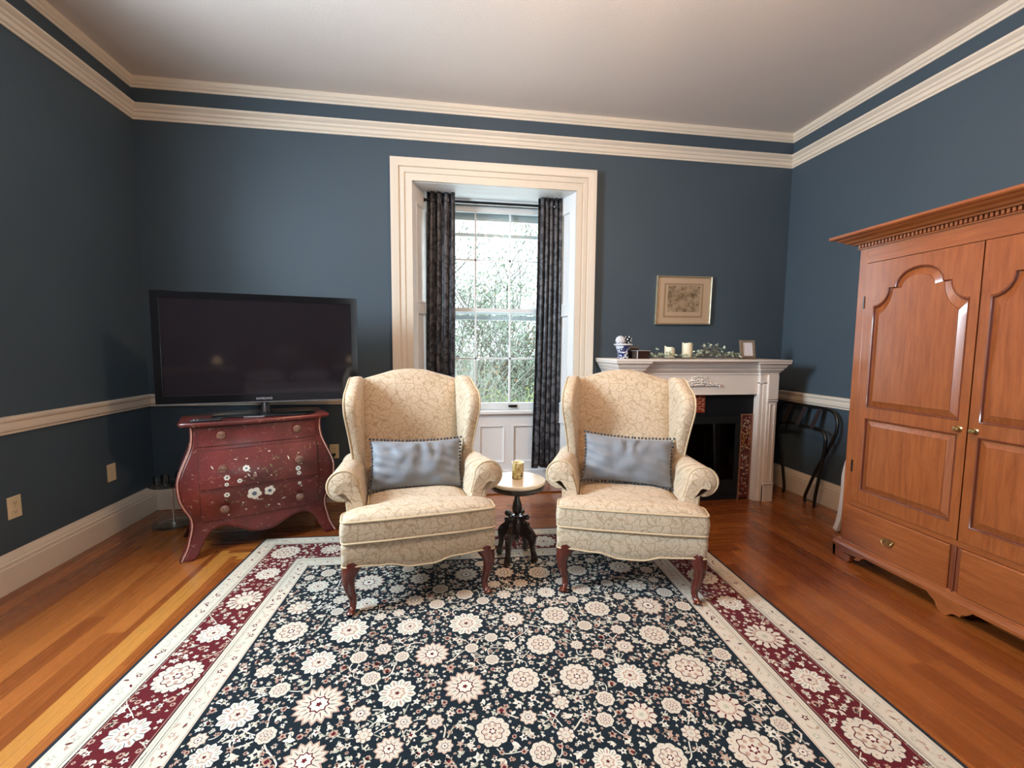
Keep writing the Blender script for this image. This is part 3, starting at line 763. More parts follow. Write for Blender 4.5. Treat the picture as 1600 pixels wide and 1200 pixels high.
for k in range(5): ins.ball((.014+.006*math.cos(k*1.3), -.032+.0015*math.sin(k), .026+.008*math.sin(k*1.3)), .0035, u=8, v=5, sc=(1.2, .5, 1))
ins.build('dark_decoration', M_BWD, t)

# ================================================================== RED BOMBE CHEST
ct = thing('bombe_chest', 'distressed red painted bombe chest of drawers with flowers, under the television', 'chest of drawers', (-1.175, 2.924, 0), R(26))
SIL = [(0, .428), (.03, .412), (.07, .394), (.12, .382), (.155, .374), (.20, .368), (.25, .374), (.306, .398), (.36, .416), (.42, .424), (.48, .424), (.53, .410), (.575, .392), (.64, .366), (.69, .354), (.76, .350), (.80, .356)]
WS = lambda z: slerp(SIL, z)
def yfr(x, z): return -((WS(z)-.35)*.75+.028*(1-min(1, (x/.42)**2)))+.02
BOT = [(0, .100), (.06, .106), (.11, .125), (.16, .147), (.226, .165), (.280, .162), (.318, .140), (.338, .105), (.350, .05), (.362, .0), (.5, .0)]
us = sorted(set([i/40*2-1 for i in range(41)]+[s*v for s in (-1, 1) for v in (.74, .76, .78, .80, .815, .83, .845, .86, .88)]))
mb = MB(); NV = 34; b0 = []
def chest_front(u, v, off=0):
    xz = abs(u)*.42; zb_ = slerp(BOT, xz)
    z = zb_+(.80-zb_)*v; x = WS(z)*u; return (x, yfr(x, z)+off, z)
def gridu(mb, us, NV, fn):
    b = len(mb.v)
    for j in range(NV+1):
        for u in us: mb.v.append(fn(u, j/NV))
    n = len(us)
    for j in range(NV):
        for i in range(n-1): mb.f.append((b+j*n+i, b+j*n+i+1, b+(j+1)*n+i+1, b+(j+1)*n+i)); mb.m.append(0)
gridu(mb, us, NV, chest_front)
body = mb.build('front_frame', M_RED, ct, smooth=50); sd = body.modifiers.new('solid', 'SOLIDIFY'); sd.thickness = .026; sd.offset = 1; sd.use_even_offset = False
for s in (-1, 1):
    mb = MB()
    def fs(u, v):
        zb_ = .0 if (u < .12 or u > .88) else .15-.05*(abs(u-.5)/.38)**4
        z = zb_+(.80-zb_)*v; y0 = yfr(WS(z), z); return (s*WS(z), y0+(.43-y0)*u, z)
    mb.grid(40, NV, fs); o = mb.build('side_panel', M_RED, ct, smooth=50); q = o.modifiers.new('solid', 'SOLIDIFY'); q.thickness = .02; q.offset = 0
    mb = MB().tube([(s*(WS(z)+.000), yfr(WS(z), z)-.001, z) for z in [.004+.79*k/60 for k in range(61)]], .0042, 6); lab(mb.build('corner_edge', M_REDEDGE, ct), 'worn pale edge along the chest corner')
MB().prism([(-.34, .14), (.34, .14), (.40, .42), (.34, .79), (-.34, .79), (-.40, .42)], lambda a, b, d: (a, d, b), .412, .428).build('back_panel', M_RED, ct)
# top slab with moulded edge
tp = [(-.405, -.005), (-.30, -.030), (-.15, -.045), (0, -.050), (.15, -.045), (.30, -.030), (.405, -.005), (.418, .02), (.412, .20), (.415, .435), (-.415, .435), (-.412, .20), (-.418, .02)]
tp2 = chaikin(tp, 2)
mb = MB(); stack(mb, [(scale_loop(tp2, (0, .2), .93), .786), (scale_loop(tp2, (0, .2), .975), .790), (scale_loop(tp2, (0, .2), .995), .797), (tp2, .804), (scale_loop(tp2, (0, .2), .997), .810), (scale_loop(tp2, (0, .2), .985), .8148), (scale_loop(tp2, (0, .2), .9), .815)], lambda a, b, d: (a, b, d), (0, .2))
mb.build('top_slab', M_RED, ct, smooth=40)
def surf_pt(x, z, off): return (x, yfr(x, z)-off, z)
def flower(mb, x, z, r, off, n=5, mi=1, rot=0):
    k = n*8
    vs = [surf_pt(x, z, off)]
    for i in range(k):
        a = 2*PI*i/k; rr = r*(.70+.30*abs(math.cos(n*a/2+rot))**.6); vs.append(surf_pt(x+rr*math.cos(a), z+rr*math.sin(a), off))
    mb.add(vs, [(0, 1+i, 1+(i+1) % k) for i in range(k)], mi)
    vs = [surf_pt(x, z, off+.0006)]+[surf_pt(x+r*.34*math.cos(2*PI*i/12), z+r*.34*math.sin(2*PI*i/12), off+.0006) for i in range(12)]
    mb.add(vs, [(0, 1+i, 1+(i+1) % 12) for i in range(12)], 2)
def blade(mb, x, z, L, wd, a, off, mi=3):
    ca, sa = math.cos(a), math.sin(a); vs = []
    for tt, ww in ((0, 0), (.3, .8), (.6, 1), (1, 0), (.6, -1), (.3, -.8)):
        px_, pz_ = L*tt, wd*ww; vs.append(surf_pt(x+px_*ca-pz_*sa, z+px_*sa+pz_*ca, off))
    mb.add(vs, [(0, 1, 5), (1, 2, 4, 5), (2, 3, 4)], mi)
cr = random.Random(11)
for z0, z1, fl in ((.668, .779, []), (.420, .642, [(-.085, .52, .020, 7), (-.186, .478, .017, 6), (.202, .478, .016, 6), (.206, .446, .014, 5), (-.122, .450, .014, 6), (-.189, .437, .012, 5)]), (.214, .394, [(-.048, .356, .040, 5), (.036, .360, .032, 5), (-.190, .372, .016, 6), (.208, .378, .011, 5)])):
    mb = MB(); x0, x1 = -.322, .322
    g = MB(); 
    mb.grid(30, 8, lambda u, v: surf_pt(x0+(x1-x0)*u, z0+(z1-z0)*v, .0065))
    per = [(x0+(x1-x0)*k/30, z0) for k in range(31)]+[(x1, z0+(z1-z0)*k/8) for k in range(1, 9)]+[(x1-(x1-x0)*k/30, z1) for k in range(1, 31)]+[(x0, z1-(z1-z0)*k/8) for k in range(1, 8)]
    mb.rings([[surf_pt(a, b, .0065) for a, b in per], [surf_pt(a, b, -.004) for a, b in per]], False, False)
    for a, b, r, n in fl: flower(mb, a, b, r, .0076, n, 1, cr.random())
    if fl:
        for _ in range(26):
            a, b = cr.gauss(.0, .14), z0+(z1-z0)*cr.uniform(.08, .92)
            if abs(a) < .29: blade(mb, a, b, cr.uniform(.012, .034), cr.uniform(.0015, .004), cr.uniform(0, PI), .0072, cr.choice([3, 3, 3, 1]))
        for _ in range(7): flower(mb, cr.uniform(-.24, .24), z0+(z1-z0)*cr.uniform(.12, .9), cr.uniform(.004, .007), .0076, 5, 1)
    MB.fixn = False
    dr = mb.build('drawer', [M_RED, M_PETALW, M_PETALB, M_PETALG], ct, smooth=40)
    MB.fixn = True
    g.tube([surf_pt(a, b, .0005) for a, b in [(a+(.002 if a > 0 else -.002)*0, b) for a, b in per]], .0034, 6, closed=True); g.build('drawer_gap', M_GROOVE, ct)
    zk = {.668: .732, .420: .537, .214: .287}[z0]
    for xk in (-.204, .208):
        y = yfr(xk, zk)-.0065
        lab(MB().lathe([(0, 0), (.020, 0), (.022, .003), (.012, .007), (.010, .014), (.016, .020), (.024, .027), (.025, .034), (.020, .041), (.010, .044), (0, .045)], (xk, y, zk), 20, axis='y', sgn=-1).build('knob', M_KNOB, dr), 'round worn wooden knob')

# ================================================================== TELEVISION
tv = thing('television', 'large black flat screen television on the red chest', 'television', (-1.195, 3.065, .815), R(12.7))
Wt, H0, H1 = .585, .090, .784
fnt = lambda a, b, d: (a, -d, b)
mb = MB(); mb.prism(poly(-Wt, Wt, H0, H1), fnt, -.030, .010, holes=[poly(-Wt+.042, Wt-.042, H0+.052, H1-.042)]); tv_b = mb.build('bezel', M_BLACK, tv, bevel=.002)
mb = MB().prism(poly(-Wt+.02, Wt-.02, H0+.02, H1-.02), fnt, -.055, -.004); mb.prism(poly(-.40, .40, H0+.06, H1-.12), fnt, -.085, -.055); mb.build('rear_case', M_BLACKM, tv, bevel=.006)
MB().prism(poly(-Wt+.040, Wt-.040, H0+.050, H1-.040), fnt, -.003, .004).build('screen', M_SCREEN, tv, smooth=0)
lab(MB().box(-Wt+.004, Wt-.004, -.0125, -.006, H0-.004, H0+.001).build('bezel_trim', plain('smoked_clear_trim', (.16, .16, .17), .15, .3), tv), 'thin smoky trim under the bezel')
mb = MB().lathe([(0, 0), (.05, 0), (.05, .004), (.030, .010), (.026, .05), (.026, .10), (0, .10)], (.0, .02, .010), 24); mb.build('stand_neck', M_BLACK, tv)
MB().box(-.004, .004, -.014, -.008, .012, .082).build('neck_chrome_strip', M_CHROME, tv)
ov = [(.30*math.copysign(abs(math.cos(a))**.55, math.cos(a)), .02+.120*math.copysign(abs(math.sin(a))**.55, math.sin(a))) for a in [2*PI*k/56 for k in range(56)]]
mb = MB(); stack(mb, [(scale_loop(ov, (0, .02), .985), .0005), (ov, .003), (ov, .008), (scale_loop(ov, (0, .02), .985), .0105)], lambda a, b, d: (a, b, d), (0, .02)); mb.build('stand_base', M_BLACK, tv)
def text_mesh(name, body, size, mat, parent, fn, ext=.0004, align='CENTER', spacing=1.0):
    cu = bpy.data.curves.new(name, 'FONT'); cu.body = body; cu.size = size; cu.extrude = ext; cu.align_x = align; cu.space_character = spacing
    o = bpy.data.objects.new(name, cu); COL.objects.link(o)
    me = bpy.data.meshes.new_from_object(o.evaluated_get(bpy.context.evaluated_depsgraph_get())); bpy.data.objects.remove(o)
    for v in me.vertices: v.co = Vector(fn(v.co.x, v.co.y, v.co.z))
    me.materials.clear(); me.materials.append(mat); me.name = name
    o = bpy.data.objects.new(name, me); COL.objects.link(o); o.parent = parent; return o
try: text_mesh('brand_lettering', 'SAMSUNG', .020, M_SILVER, tv_b, lambda a, b, d: (a+.0, -.0112-d, b+H0+.014), spacing=1.05)
except Exception as ex: print('text', ex)
# things lying on the chest
ctm = Matrix.Translation((-1.175, 2.924, 0)) @ Matrix.Rotation(R(26), 4, 'Z')
def on_chest(x, y): p = ctm @ Vector((x, y, .8152)); return p
t = thing('remote_control', 'slim black remote control on the left front of the red chest', 'remote control', on_chest(-.275, .020), R(22))
mb = MB().box(-.078, .078, -.020, .020, 0, .014); mb.build('case', M_BLACKM, t, bevel=.005)
for i in range(8):
    for j in range(3): 
        if (i+j) % 2 == 0 or i < 3: MB().ball((-.060+i*.017, -.011+j*.011, .0143), .0032, u=8, v=4, sc=(1, 1, .5)).build('button', M_SILVER if i < 2 else M_IRON, t)
MB().box(-.105, .010, -.1035, -.1025, .0035, .0070).build('base_print', M_SILVER, tv)

# sockets and cords
def outlet(label, fn, kind=0, group=None):
    t = thing('wall_outlet' if kind != 1 else 'wall_blank_plate', label, 'outlet' if kind != 1 else 'wall plate', fn(0, 0, 0))
    o0 = Vector(fn(0, 0, 0)); f2 = lambda a, b, d: Vector(fn(a, b, d))-o0
    mb = MB().prism(poly(-.036, .036, -.058, .058), f2, 0.0002, .006); mb.build('plate', M_IVORY, t, bevel=.002)
    for z in (-.024, .024):
        if kind == 1: continue
        r_ = MB().prism(chaikin([(-.016, z-.013), (.016, z-.013), (.016, z+.013), (-.016, z+.013)], 2), f2, .005, .008); q = r_.build('receptacle', M_IVORY, t)
        for x in (-.006, .006): MB().prism(poly(x-.0012, x+.0012, z-.003, z+.006), f2, .0078, .0084).build('slot', M_DARKSLOT, q)
        MB().prism([(.0026*math.cos(a), z-.008+.0026*math.sin(a)) for a in [2*PI*k/8 for k in range(8)]], f2, .0078, .0084).build('slot', M_DARKSLOT, q)
    MB().prism([(.003*math.cos(a), .003*math.sin(a)) for a in [2*PI*k/8 for k in range(8)]], f2, .005, .0068).build('screw', M_BRASS, t)
    return t
outlet('ivory double wall outlet low on the left wall, nearer the camera', lambda a, b, d: (XL+d, 2.568-a, .421+b))
outlet('blank ivory wall plate low on the left wall, nearer the corner', lambda a, b, d: (XL+d, 3.235-a, .412+b), 1)
outlet('ivory wall outlet with a black plug behind the red chest', lambda a, b, d: (-.914+a, YB-d, .420+b))
t = thing('power_cord', 'black power cord plugged in behind the red chest', 'cord', (-.914, YB-.009, .396))
MB().box(-.013, .013, -.026, 0, -.011, .011).build('plug', M_CORD, t, bevel=.004)
MB().tube(curve_pts([(0, -.022, -.004), (.004, -.036, -.05), (.012, -.030, -.14), (.010, -.045, -.24), (-.02, -.05, -.31), (-.07, -.06, -.335), (-.14, -.07, -.36), (-.2, -.1, -.389)], 30), .0032, 6).build('cable', M_CORD, t)
# slim glass stand in the corner, left of the chest
gx, gy = -1.915, 3.30
t = thing('glass_stand', 'low round glass stand with a chrome post in the corner left of the red chest', 'stand', (gx, gy, 0))
MB().lathe([(0, .014), (.125, .014), (.128, .018), (.125, .022), (0, .022)], seg=40).build('base_disc', M_CLEAR, t)
MB().lathe([(0, 0), (.022, 0), (.024, .004), (.024, .016), (.016, .024), (.0085, .030), (.0075, .26), (.011, .29), (.013, .300), (0, .300)], seg=16).build('post', M_CHROME, t)
for k in range(3):
    a = 2*PI*k/3+.4; MB().lathe([(0, 0), (.012, 0), (.012, .014), (0, .014)], (.10*math.cos(a), .10*math.sin(a), 0), 10).build('foot', M_CHROME, t)
MB().lathe([(0, .300), (.130, .300), (.133, .304), (.130, .308), (0, .308)], seg=40).build('glass_shelf', M_CLEAR, t)
for i, (dx, dy, h, r) in enumerate(((-.075, -.02, .055, .026), (-.005, -.055, .075, .020), (.045, .01, .080, .022), (.088, -.03, .060, .018))):
    lbl = ['short round glass jar at the left of the glass corner stand', 'tall narrow glass beside the jar on the corner stand', 'tallest glass at the middle of the glass corner stand', 'small glass nearest the red chest on the corner stand'][i]
    o = MB().lathe([(0, 0), (r*.8, 0), (r, .006), (r*1.02, h*.6), (r*.9, h), (r*.82, h), (r*.9, h*.6), (r*.85, .01), (0, .010)], seg=20).build('glass_jar' if i == 0 else 'drinking_glass', M_CLEAR, loc=(gx+dx, gy+dy, .3083)); tag(o, lbl, 'glass')

# ================================================================== FIREPLACE
fp = thing('fireplace', 'white painted fireplace mantelpiece with carved applique, black slate and tiles', 'fireplace', (0, 0, 0))
PX0, PX1 = 1.339, 2.686; FYF, FYR = 3.232, 3.262; YW = YB-.0015
I0, I1 = 1.49, 2.537
plan_m = [(PX1, YW), (PX1, FYF), (I1, FYF), (I1, FYR), (I0, FYR), (I0, FYF), (PX0, FYF), (PX0, YW)]
# path runs right wall end -> front -> left, outside is to the LEFT when walking... use reversed order so that offset grows outwards
pathm = plan_m
prof = [(-.02, 1.056), (.002, 1.056), (.002, 1.062), (.008, 1.066), (.008, 1.078), (.016, 1.084), (.024, 1.098), (.030, 1.102), (.032, 1.112), (.042, 1.122), (.050, 1.138), (.052, 1.146), (.060, 1.150), (.068, 1.156), (.068, 1.176), (-.02, 1.176)]
MB().sweep(pathm, [(o, z) for o, z in prof], lambda a, b, d: (a, b, d)).build('cornice_moulding', M_MANTEL, fp, smooth=25)
o_ = .072
MB().prism([(PX1+o_, YW), (PX1+o_, FYF-o_), (PX0-o_, FYF-o_), (PX0-o_, YW)], lambda a, b, d: (a, b, d), 1.170, 1.188).build('mantel_shelf', M_MANTEL, fp, bevel=.004)
mb = MB().box(I0-.02, I1+.02, FYR, FYR+.03, .898, 1.075); mb.box(I0+.075, I1-.075, FYR-.004, FYR+.01, .898, .910)
frz = mb.build('frieze', M_MANTEL, fp, bevel=.002)
for s, (a, b) in ((-1, (PX0, I0)), (1, (I1, PX1))):
    mb = MB(); mb.box(a, b, FYF+.006, YW, 0, 1.0)
    ia, ib = (a, b-.010) if s < 0 else (a+.010, b)
    ca, cb = (a, b-.062) if s < 0 else (a+.062, b)     # forward pilaster face on the outside, stepped strip inside
    mb.box(ca, cb, FYF-.012, FYF+.01, 0, 1.0)
    mb.box(ca-.0, cb+.0, FYF-.020, FYF+.01, 0, .135)
    for z in (.135, .150, .845, .862): mb.box(ca-.002, cb+.002, FYF-.022, FYF+.01, z, z+.008)
    mb.box(ca-.002, cb+.002, FYF-.020, FYF+.01, .870, 1.064); mb.box(a, b, FYF, YW, .99, 1.062)
    ra, rb = ca+.022, cb-.018
    mb.sweep([(ra, .175), (rb, .175), (rb, .825), (ra, .825)], [(0, 0), (0, .006), (.005, .006), (.008, 0)], lambda u, v, d: (u, FYF-.012-d, v), closed=True)
    q = (b-.062, b-.030) if s < 0 else (a+.030, a+.062)
    mb.box(q[0], q[1], FYF+.000, FYF+.01, 0, 1.0)
    mb.build('pilaster', M_MANTEL, fp, bevel=.0015)
mb = MB(); mb.box(PX0+.02, PX1-.02, FYR+.02, YW, 1.0, 1.165); mb.build('mantel_core', M_MANTEL, fp, smooth=0)
# carved swag applique
mb = MB(); ax, az = 2.012, 1.000; ar = random.Random(5)
def apt(x, z, d): return (ax+x, FYR-.001-d, az+z)
for s in (-1, 1):
    mb.tube([apt(s*x, z, .004) for x, z in curve_pts([Vector((0, .030, 0)), Vector((.05, .026, 0)), Vector((.10, .006, 0)), Vector((.150, -.020, 0)), Vector((.185, -.032, 0))], 16) and [(p[0], p[1]) for p in curve_pts([(0, .030, 0), (.05, .026, 0), (.10, .006, 0), (.150, -.020, 0), (.185, -.032, 0)], 16)]], [.006-.003*k/16 for k in range(17)], 6)
    for k in range(22):
        u = (k+.5)/22; x = .178*u; tp_ = .050*(1-u**1.4)-.016
        for q in range(3 if u < .6 else 2):
            z = -.026+(tp_+.026)*(q+.3)/(3 if u < .6 else 2)+ar.uniform(-.003, .003); r = ar.uniform(.010, .015)*(1-.35*u)
            mb.ball(apt(s*(x+ar.uniform(-.004, .004)), z, .007), r, u=8, v=5, sc=(ar.uniform(.7, 1.1), 1.0, ar.uniform(.5, .9)))
    for cx, cz, r in ((.050, .004, .016), (.100, -.010, .014), (.145, -.022, .011), (.172, -.032, .008)):
        sp = [apt(s*(cx+r*(1-t)*math.cos(t*9+.5)), cz+r*(1-t)*math.sin(t*9+.5), .014) for t in [i/22*.92 for i in range(23)]]
        mb.tube(sp, [.0042*(1-.5*i/22) for i in range(23)], 6)
for a in range(8): mb.ball(apt(.017*math.cos(a*PI/4), .012+.014*math.sin(a*PI/4), .005), .008, u=8, v=5, sc=(1, .6, 1))
mb.ball(apt(0, .012, .008), .009); 
for k in range(9): mb.ball(apt(-.06+.015*k, .036+.012*math.sin(PI*k/8), .003), .008, u=8, v=5, sc=(.9, .6, 1.3))
mb.build('carved_applique', M_MANTEL, fp, smooth=60)
# slate surround, tiles, firebox
SY = 3.300; FB = (1.63, 2.398, .075, .700)
mb = MB().prism(poly(I0, I1, 0, .90), lambda a, b, d: (a, SY+d, b), 0, .03, holes=[poly(FB[0], FB[1], FB[2], FB[3])]); surr = mb.build('slate_surround', M_SLATE, fp, smooth=0)
def floral_tile(mb, fn, w, h, seedv, cols, n):
    r_ = random.Random(seedv)
    for _ in range(n):
        x, z = r_.uniform(.06, .94)*w, r_.uniform(.03, .97)*h; a = r_.uniform(0, PI*2); L = r_.uniform(.010, .026); wd = L*r_.uniform(.16, .34); mi = cols(x/w, z/h, r_)
        ca, sa = math.cos(a), math.sin(a); pts = []
        for t_, q in ((-.5, 0), (-.2, .9), (.15, 1), (.5, 0), (.15, -1), (-.2, -.9)):
            px_, pz_ = x+L*t_*ca-wd*q*sa, z+L*t_*sa+wd*q*ca; pts.append(fn(min(max(px_, .004), w-.004), min(max(pz_, .004), h-.004)))
        mb.add(pts, [(0, 1, 2, 3, 4, 5)], mi)
def tile_cols(u, v, r_):
    if v > .84: return r_.choice([2, 2, 0])
    if v > .62: return r_.choice([3, 3, 3, 2, 1])
    if v > .50: return r_.choice([4, 2, 1])
    if v > .36: return r_.choice([2, 2, 1, 1])
    return r_.choice([1, 1, 2, 0])
for s, xa in ((1, 2.432), (-1, I0+.012)):
    w_, h_ = .092, .712; MB.fixn = False
    mb = MB().box(xa, xa+w_, SY-.006, SY, .012, .012+h_)
    for k in range(5): floral_tile(mb, lambda x, z, k=k: (xa+x, SY-.0062-.0001, .012+z), w_, h_, 10+k+s, tile_cols, 55)
    # central white flower and yellow vase
    for k in range(6):
        a = k*PI/3; pts = [(xa+w_/2+math.cos(a)*r1-math.sin(a)*q, SY-.0066, .36+math.sin(a)*r1+math.cos(a)*q) for r1, q in ((.004, 0), (.010, .004), (.020, 0), (.010, -.004))]; mb.add(pts, [(0, 1, 2, 3)], 2)
    tl = mb.build('tile_panel', [M_TILEBG, M_TILER, M_TAN, M_GOLD, M_OLIVE], fp, smooth=0); MB.fixn = True
    MB().sweep([(xa-.008, 0.001), (xa-.008, .732), (xa+w_+.008, .732), (xa+w_+.008, 0.001)], [(0, 0), (0, .010), (-.010, .010), (-.010, 0)], lambda a, b, d: (a, SY-d, b)).build('tile_edging', M_COPPER, tl, smooth=0)
xa, za = 1.938, .748
MB.fixn = False; mb = MB().box(xa, xa+.155, SY-.006, SY, za, za+.145)
for row in (.030, .072, .114):
    for k in range(5):
        for h in range(14):
            a0, a1 = 2*PI*h/14*.8, 2*PI*(h+1)/14*.8; cx, cz = xa+.018+.030*k, za+row+(.006 if k % 2 else -.006); s_ = 1 if row > .05 else -1
            q = [(cx+r_*math.cos(a), SY-.0064, cz+s_*r_*math.sin(a)) for r_, a in ((.010, a0), (.0125, a0), (.0125, a1), (.010, a1))]; mb.add(q, [(0, 1, 2, 3)], 2)
        mb.add([(cx+.004*math.cos(a), SY-.0064, cz+.004*math.sin(a)) for a in [2*PI*i/8 for i in range(8)]], [tuple(range(8))], 2)
for zz in (.050, .093): mb.box(xa+.004, xa+.151, SY-.0066, SY-.006, za+zz, za+zz+.002, 2)
mb.build('accent_tile', [M_TILER, M_TILER, M_TAN], fp, smooth=0); MB.fixn = True
mb = MB(); x0, x1, z0, z1 = FB
mb.box(x0, x0+.01, SY, YB-.02, z0, z1).box(x1-.01, x1, SY, YB-.02, z0, z1).box(x0, x1, YB-.03, YB-.02, z0, z1).box(x0, x1, SY, YB-.02, z0-.01, z0).box(x0, x1, SY, YB-.02, z1, z1+.01)
mb.build('firebox', M_SOOT, fp, smooth=0)
mb = MB().prism(poly(x0-.015, x1+.015, z0-.015, z1+.012), lambda a, b, d: (a, SY-.012+d, b), 0, .012, holes=[poly(x0+.02, x1-.02, z0+.10, z1-.045)])
mb.box(x0+.03, x1-.03, SY-.014, SY-.012, z1-.03, z1-.024); 
for k in range(5): mb.box(x0+.05, x1-.05, SY-.0145, SY-.012, z0+.015+k*.014, z0+.020+k*.014)
ff = mb.build('insert_frame', M_SOOT, fp, smooth=0)
MB().box(x0+.02, x1-.02, SY-.004, SY-.001, z0+.10, z1-.045).build('fire_glass', M_FIREGL, ff, smooth=0)
MB().box(x0+.10, x1-.05, SY+.07, SY+.19, z0+.085, z0+.115).build('ember_tray', plain('ember_tray_buff', (.30, .22, .13), .8), fp, bevel=.004)
mlog = wood('gas_log_bark', (.05, .04, .03), (.22, .17, .12), (6, 6, 6), .9, 0); lr = random.Random(2)
for p, q, r in (((1.78, .10, .215), (2.20, .12, .225), .028), ((1.84, .17, .26), (2.15, .09, .29), .024), ((1.90, .09, .31), (2.05, .19, .25), .022)):
    P, Q = Vector((p[0], SY+p[1], p[2])), Vector((q[0], SY+q[1], q[2]))
    MB().tube([P.lerp(Q, k/8)+Vector((0, lr.uniform(-.006, .006), lr.uniform(-.006, .006))) for k in range(9)], [r*lr.uniform(.85, 1.1) for _ in range(9)], 9).build('gas_log', mlog, fp, smooth=60)
MB().box(2.16, 2.172, SY+.08, SY+.09, .19, .56).build('gas_flue_bar', plain('pale_flue_bar', (.30, .30, .28), .6), fp, smooth=0)

# ================================================================== ON THE MANTEL
ZM = 1.1885
t = thing('blue_white_bowl', 'blue and white porcelain pot at the left end of the mantelpiece', 'pot', (1.392, 3.345, ZM))
MB().lathe([(0, 0), (.044, 0), (.046, .006), (.040, .020), (.043, .045), (.056, .085), (.060, .098), (.070, .104), (.074, .112), (.072, .117), (.062, .116), (.056, .104), (.040, .060), (0, .050)], seg=36).build('body', M_BW, t)
MB().lathe([(.060, .103), (.0745, .108), (.0755, .114), (.072, .1178), (.064, .1172), (.060, .110)], seg=36).build('rim', M_WHITEPORC, t)
def knotball(name, label, c, r, m1, m2, seedv, nd=46, ds=.20):
    t = thing(name, label, 'decorative ball', c)
    MB().ball((0, 0, 0), r*.90, u=24, v=16).build('core', m1, t); rr = random.Random(seedv)
    mb = MB()
    for k in range(nd):
        a = k*2.39996; z = 1-2*(k+.5)/nd; q = math.sqrt(1-z*z); p = (q*math.cos(a)*r*.88, q*math.sin(a)*r*.88, z*r*.88)
        mb.ball(p, r*ds, u=8, v=5)
    mb.build('raised_dots', m2, t)
knotball('decorative_ball', 'white knobbly ball resting in the blue and white pot on the mantel', (1.362, 3.335, ZM+.145), .036, M_WHITEPORC, M_WHITEPORC, 1)
knotball('decorative_ball', 'black ball with white dots in the blue and white pot on the mantel', (1.428, 3.342, ZM+.146), .034, M_BWD, M_WHITEPORC, 2, 20, .19)
t = thing('lidded_box', 'dark lacquered box with a pale rim, right of the blue and white pot', 'box', (1.545, 3.350, ZM), R(10))
MB().box(-.058, .058, -.040, .040, 0, .062).build('body', M_BROWNBOX, t, bevel=.003)
mb = MB().box(-.062, .062, -.044, .044, .062, .068); mb.box(-.062, -.055, -.0445, -.038, 0, .064).build('pale_rim', M_SILVER, t, bevel=.001)
t = thing('trinket_box', 'taller dark box with brass-coloured lid behind the lacquered box on the mantel', 'box', (1.500, 3.470, ZM), R(-6))
MB().box(-.060, .060, -.045, .045, 0, .080).build('body', M_BROWNBOX, t, bevel=.003)
MB().box(-.063, .063, -.048, .048, .080, .098).build('lid', plain('dull_brown_gilt', (.17, .13, .10), .35, .4), t, bevel=.004)
def pillar_candle(label, c, r, h, slope):
    t = thing('pillar_candle', label, 'candle', c, group='pillar candles on the mantelpiece')
    seg = 36; ring = lambda q, f: [(q*math.cos(2*PI*k/seg), q*math.sin(2*PI*k/seg), f(2*PI*k/seg)) for k in range(seg)]
    top = lambda a: h+slope*math.cos(a-2.6)+.0035*math.sin(3*a)
    MB().rings([ring(r*.95, lambda a: 0), ring(r, lambda a: .004), ring(r, lambda a: top(a)-.006), ring(r*.97, top), ring(r*.86, lambda a: top(a)-.001), ring(r*.78, lambda a: h-.020), ring(r*.3, lambda a: h-.022)], True, (0, 0, h-.022)).build('wax', M_WAX, t, smooth=50)
    MB().tube([(0, 0, h-.023), (.001, 0, h-.012), (.002, .001, h-.004)], .0014, 6).build('wick', M_WICK, t)
pillar_candle('shorter ivory pillar candle with a slanted rim, left of the taller one', (1.772, 3.310, ZM+.008), .040, .088, .008)
pillar_candle('taller ivory pillar candle in the leaf garland on the mantel', (1.925, 3.310, ZM+.012), .041, .118, .003)
t = thing('leaf_garland', 'eucalyptus leaf garland lying along the mantel around the two candles', 'garland', (0, 0, 0))
gr = random.Random(21); sm = MB(); lm = MB(); stems = []
def leaf(mb, p, d, L, wd, mi):
    d = Vector(d).normalized(); side = d.cross(Vector((gr.uniform(-.3, .3), gr.uniform(-.6, .2), 1))).normalized(); up = side.cross(d)
    pts = [];
    for t_, w_, u_ in ((0, 0, 0), (.3, .85, .06), (.6, 1, .10), (.85, .6, .07), (1, 0, .0), (.85, -.6, .07), (.6, -1, .10), (.3, -.85, .06)): pts.append(Vector(p)+d*L*t_+side*wd*w_+up*L*u_)
    c = Vector(p)+d*L*.5; pts.append(c)
    mb.add(pts, [(8, i, (i+1) % 8) for i in range(8)], mi)
main = curve_pts([(1.63, 3.30, ZM+.010), (1.72, 3.245, ZM+.008), (1.85, 3.235, ZM+.008), (2.0, 3.27, ZM+.010), (2.12, 3.30, ZM+.018), (2.24, 3.27, ZM+.012), (2.36, 3.26, ZM+.008)], 44)
sm.tube(main, .0022, 6)
for i, p in enumerate(main):
    x = p.x; dens = 1 if x < 1.78 else (.45 if x < 1.98 else 1.5)
    for _ in range(int(dens*3+gr.random())):
        d = Vector((gr.uniform(-1, 1), gr.uniform(-.8, .9), gr.uniform(-.05, .85)))
        hgt = .085*math.exp(-((x-2.13)/.10)**2)+.030
        q = p+Vector((gr.uniform(-.02, .02), gr.uniform(-.02, .03), gr.uniform(0, hgt)))
        if abs(q.x-1.772) < .052 and q.y > 3.262: continue
        if abs(q.x-1.925) < .053 and q.y > 3.260: continue
        if q.z > p.z+.02: sm.tube([p, (p+q)/2+Vector((0, 0, .004)), q], .0010, 4)
        leaf(lm, q, d, gr.uniform(.018, .032), gr.uniform(.008, .014), gr.choice([0, 0, 1]))
for i in range(0, 44, 9):
    p = main[i]; q = p+Vector((gr.uniform(-.03, .03), gr.uniform(-.015, .01), gr.uniform(.035, .07))); sm.tube([p, q], .001, 4)
    for _ in range(3): leaf(lm, q, (gr.uniform(-1, 1), gr.uniform(-.5, .5), gr.uniform(0, 1)), .020, .009, 1)
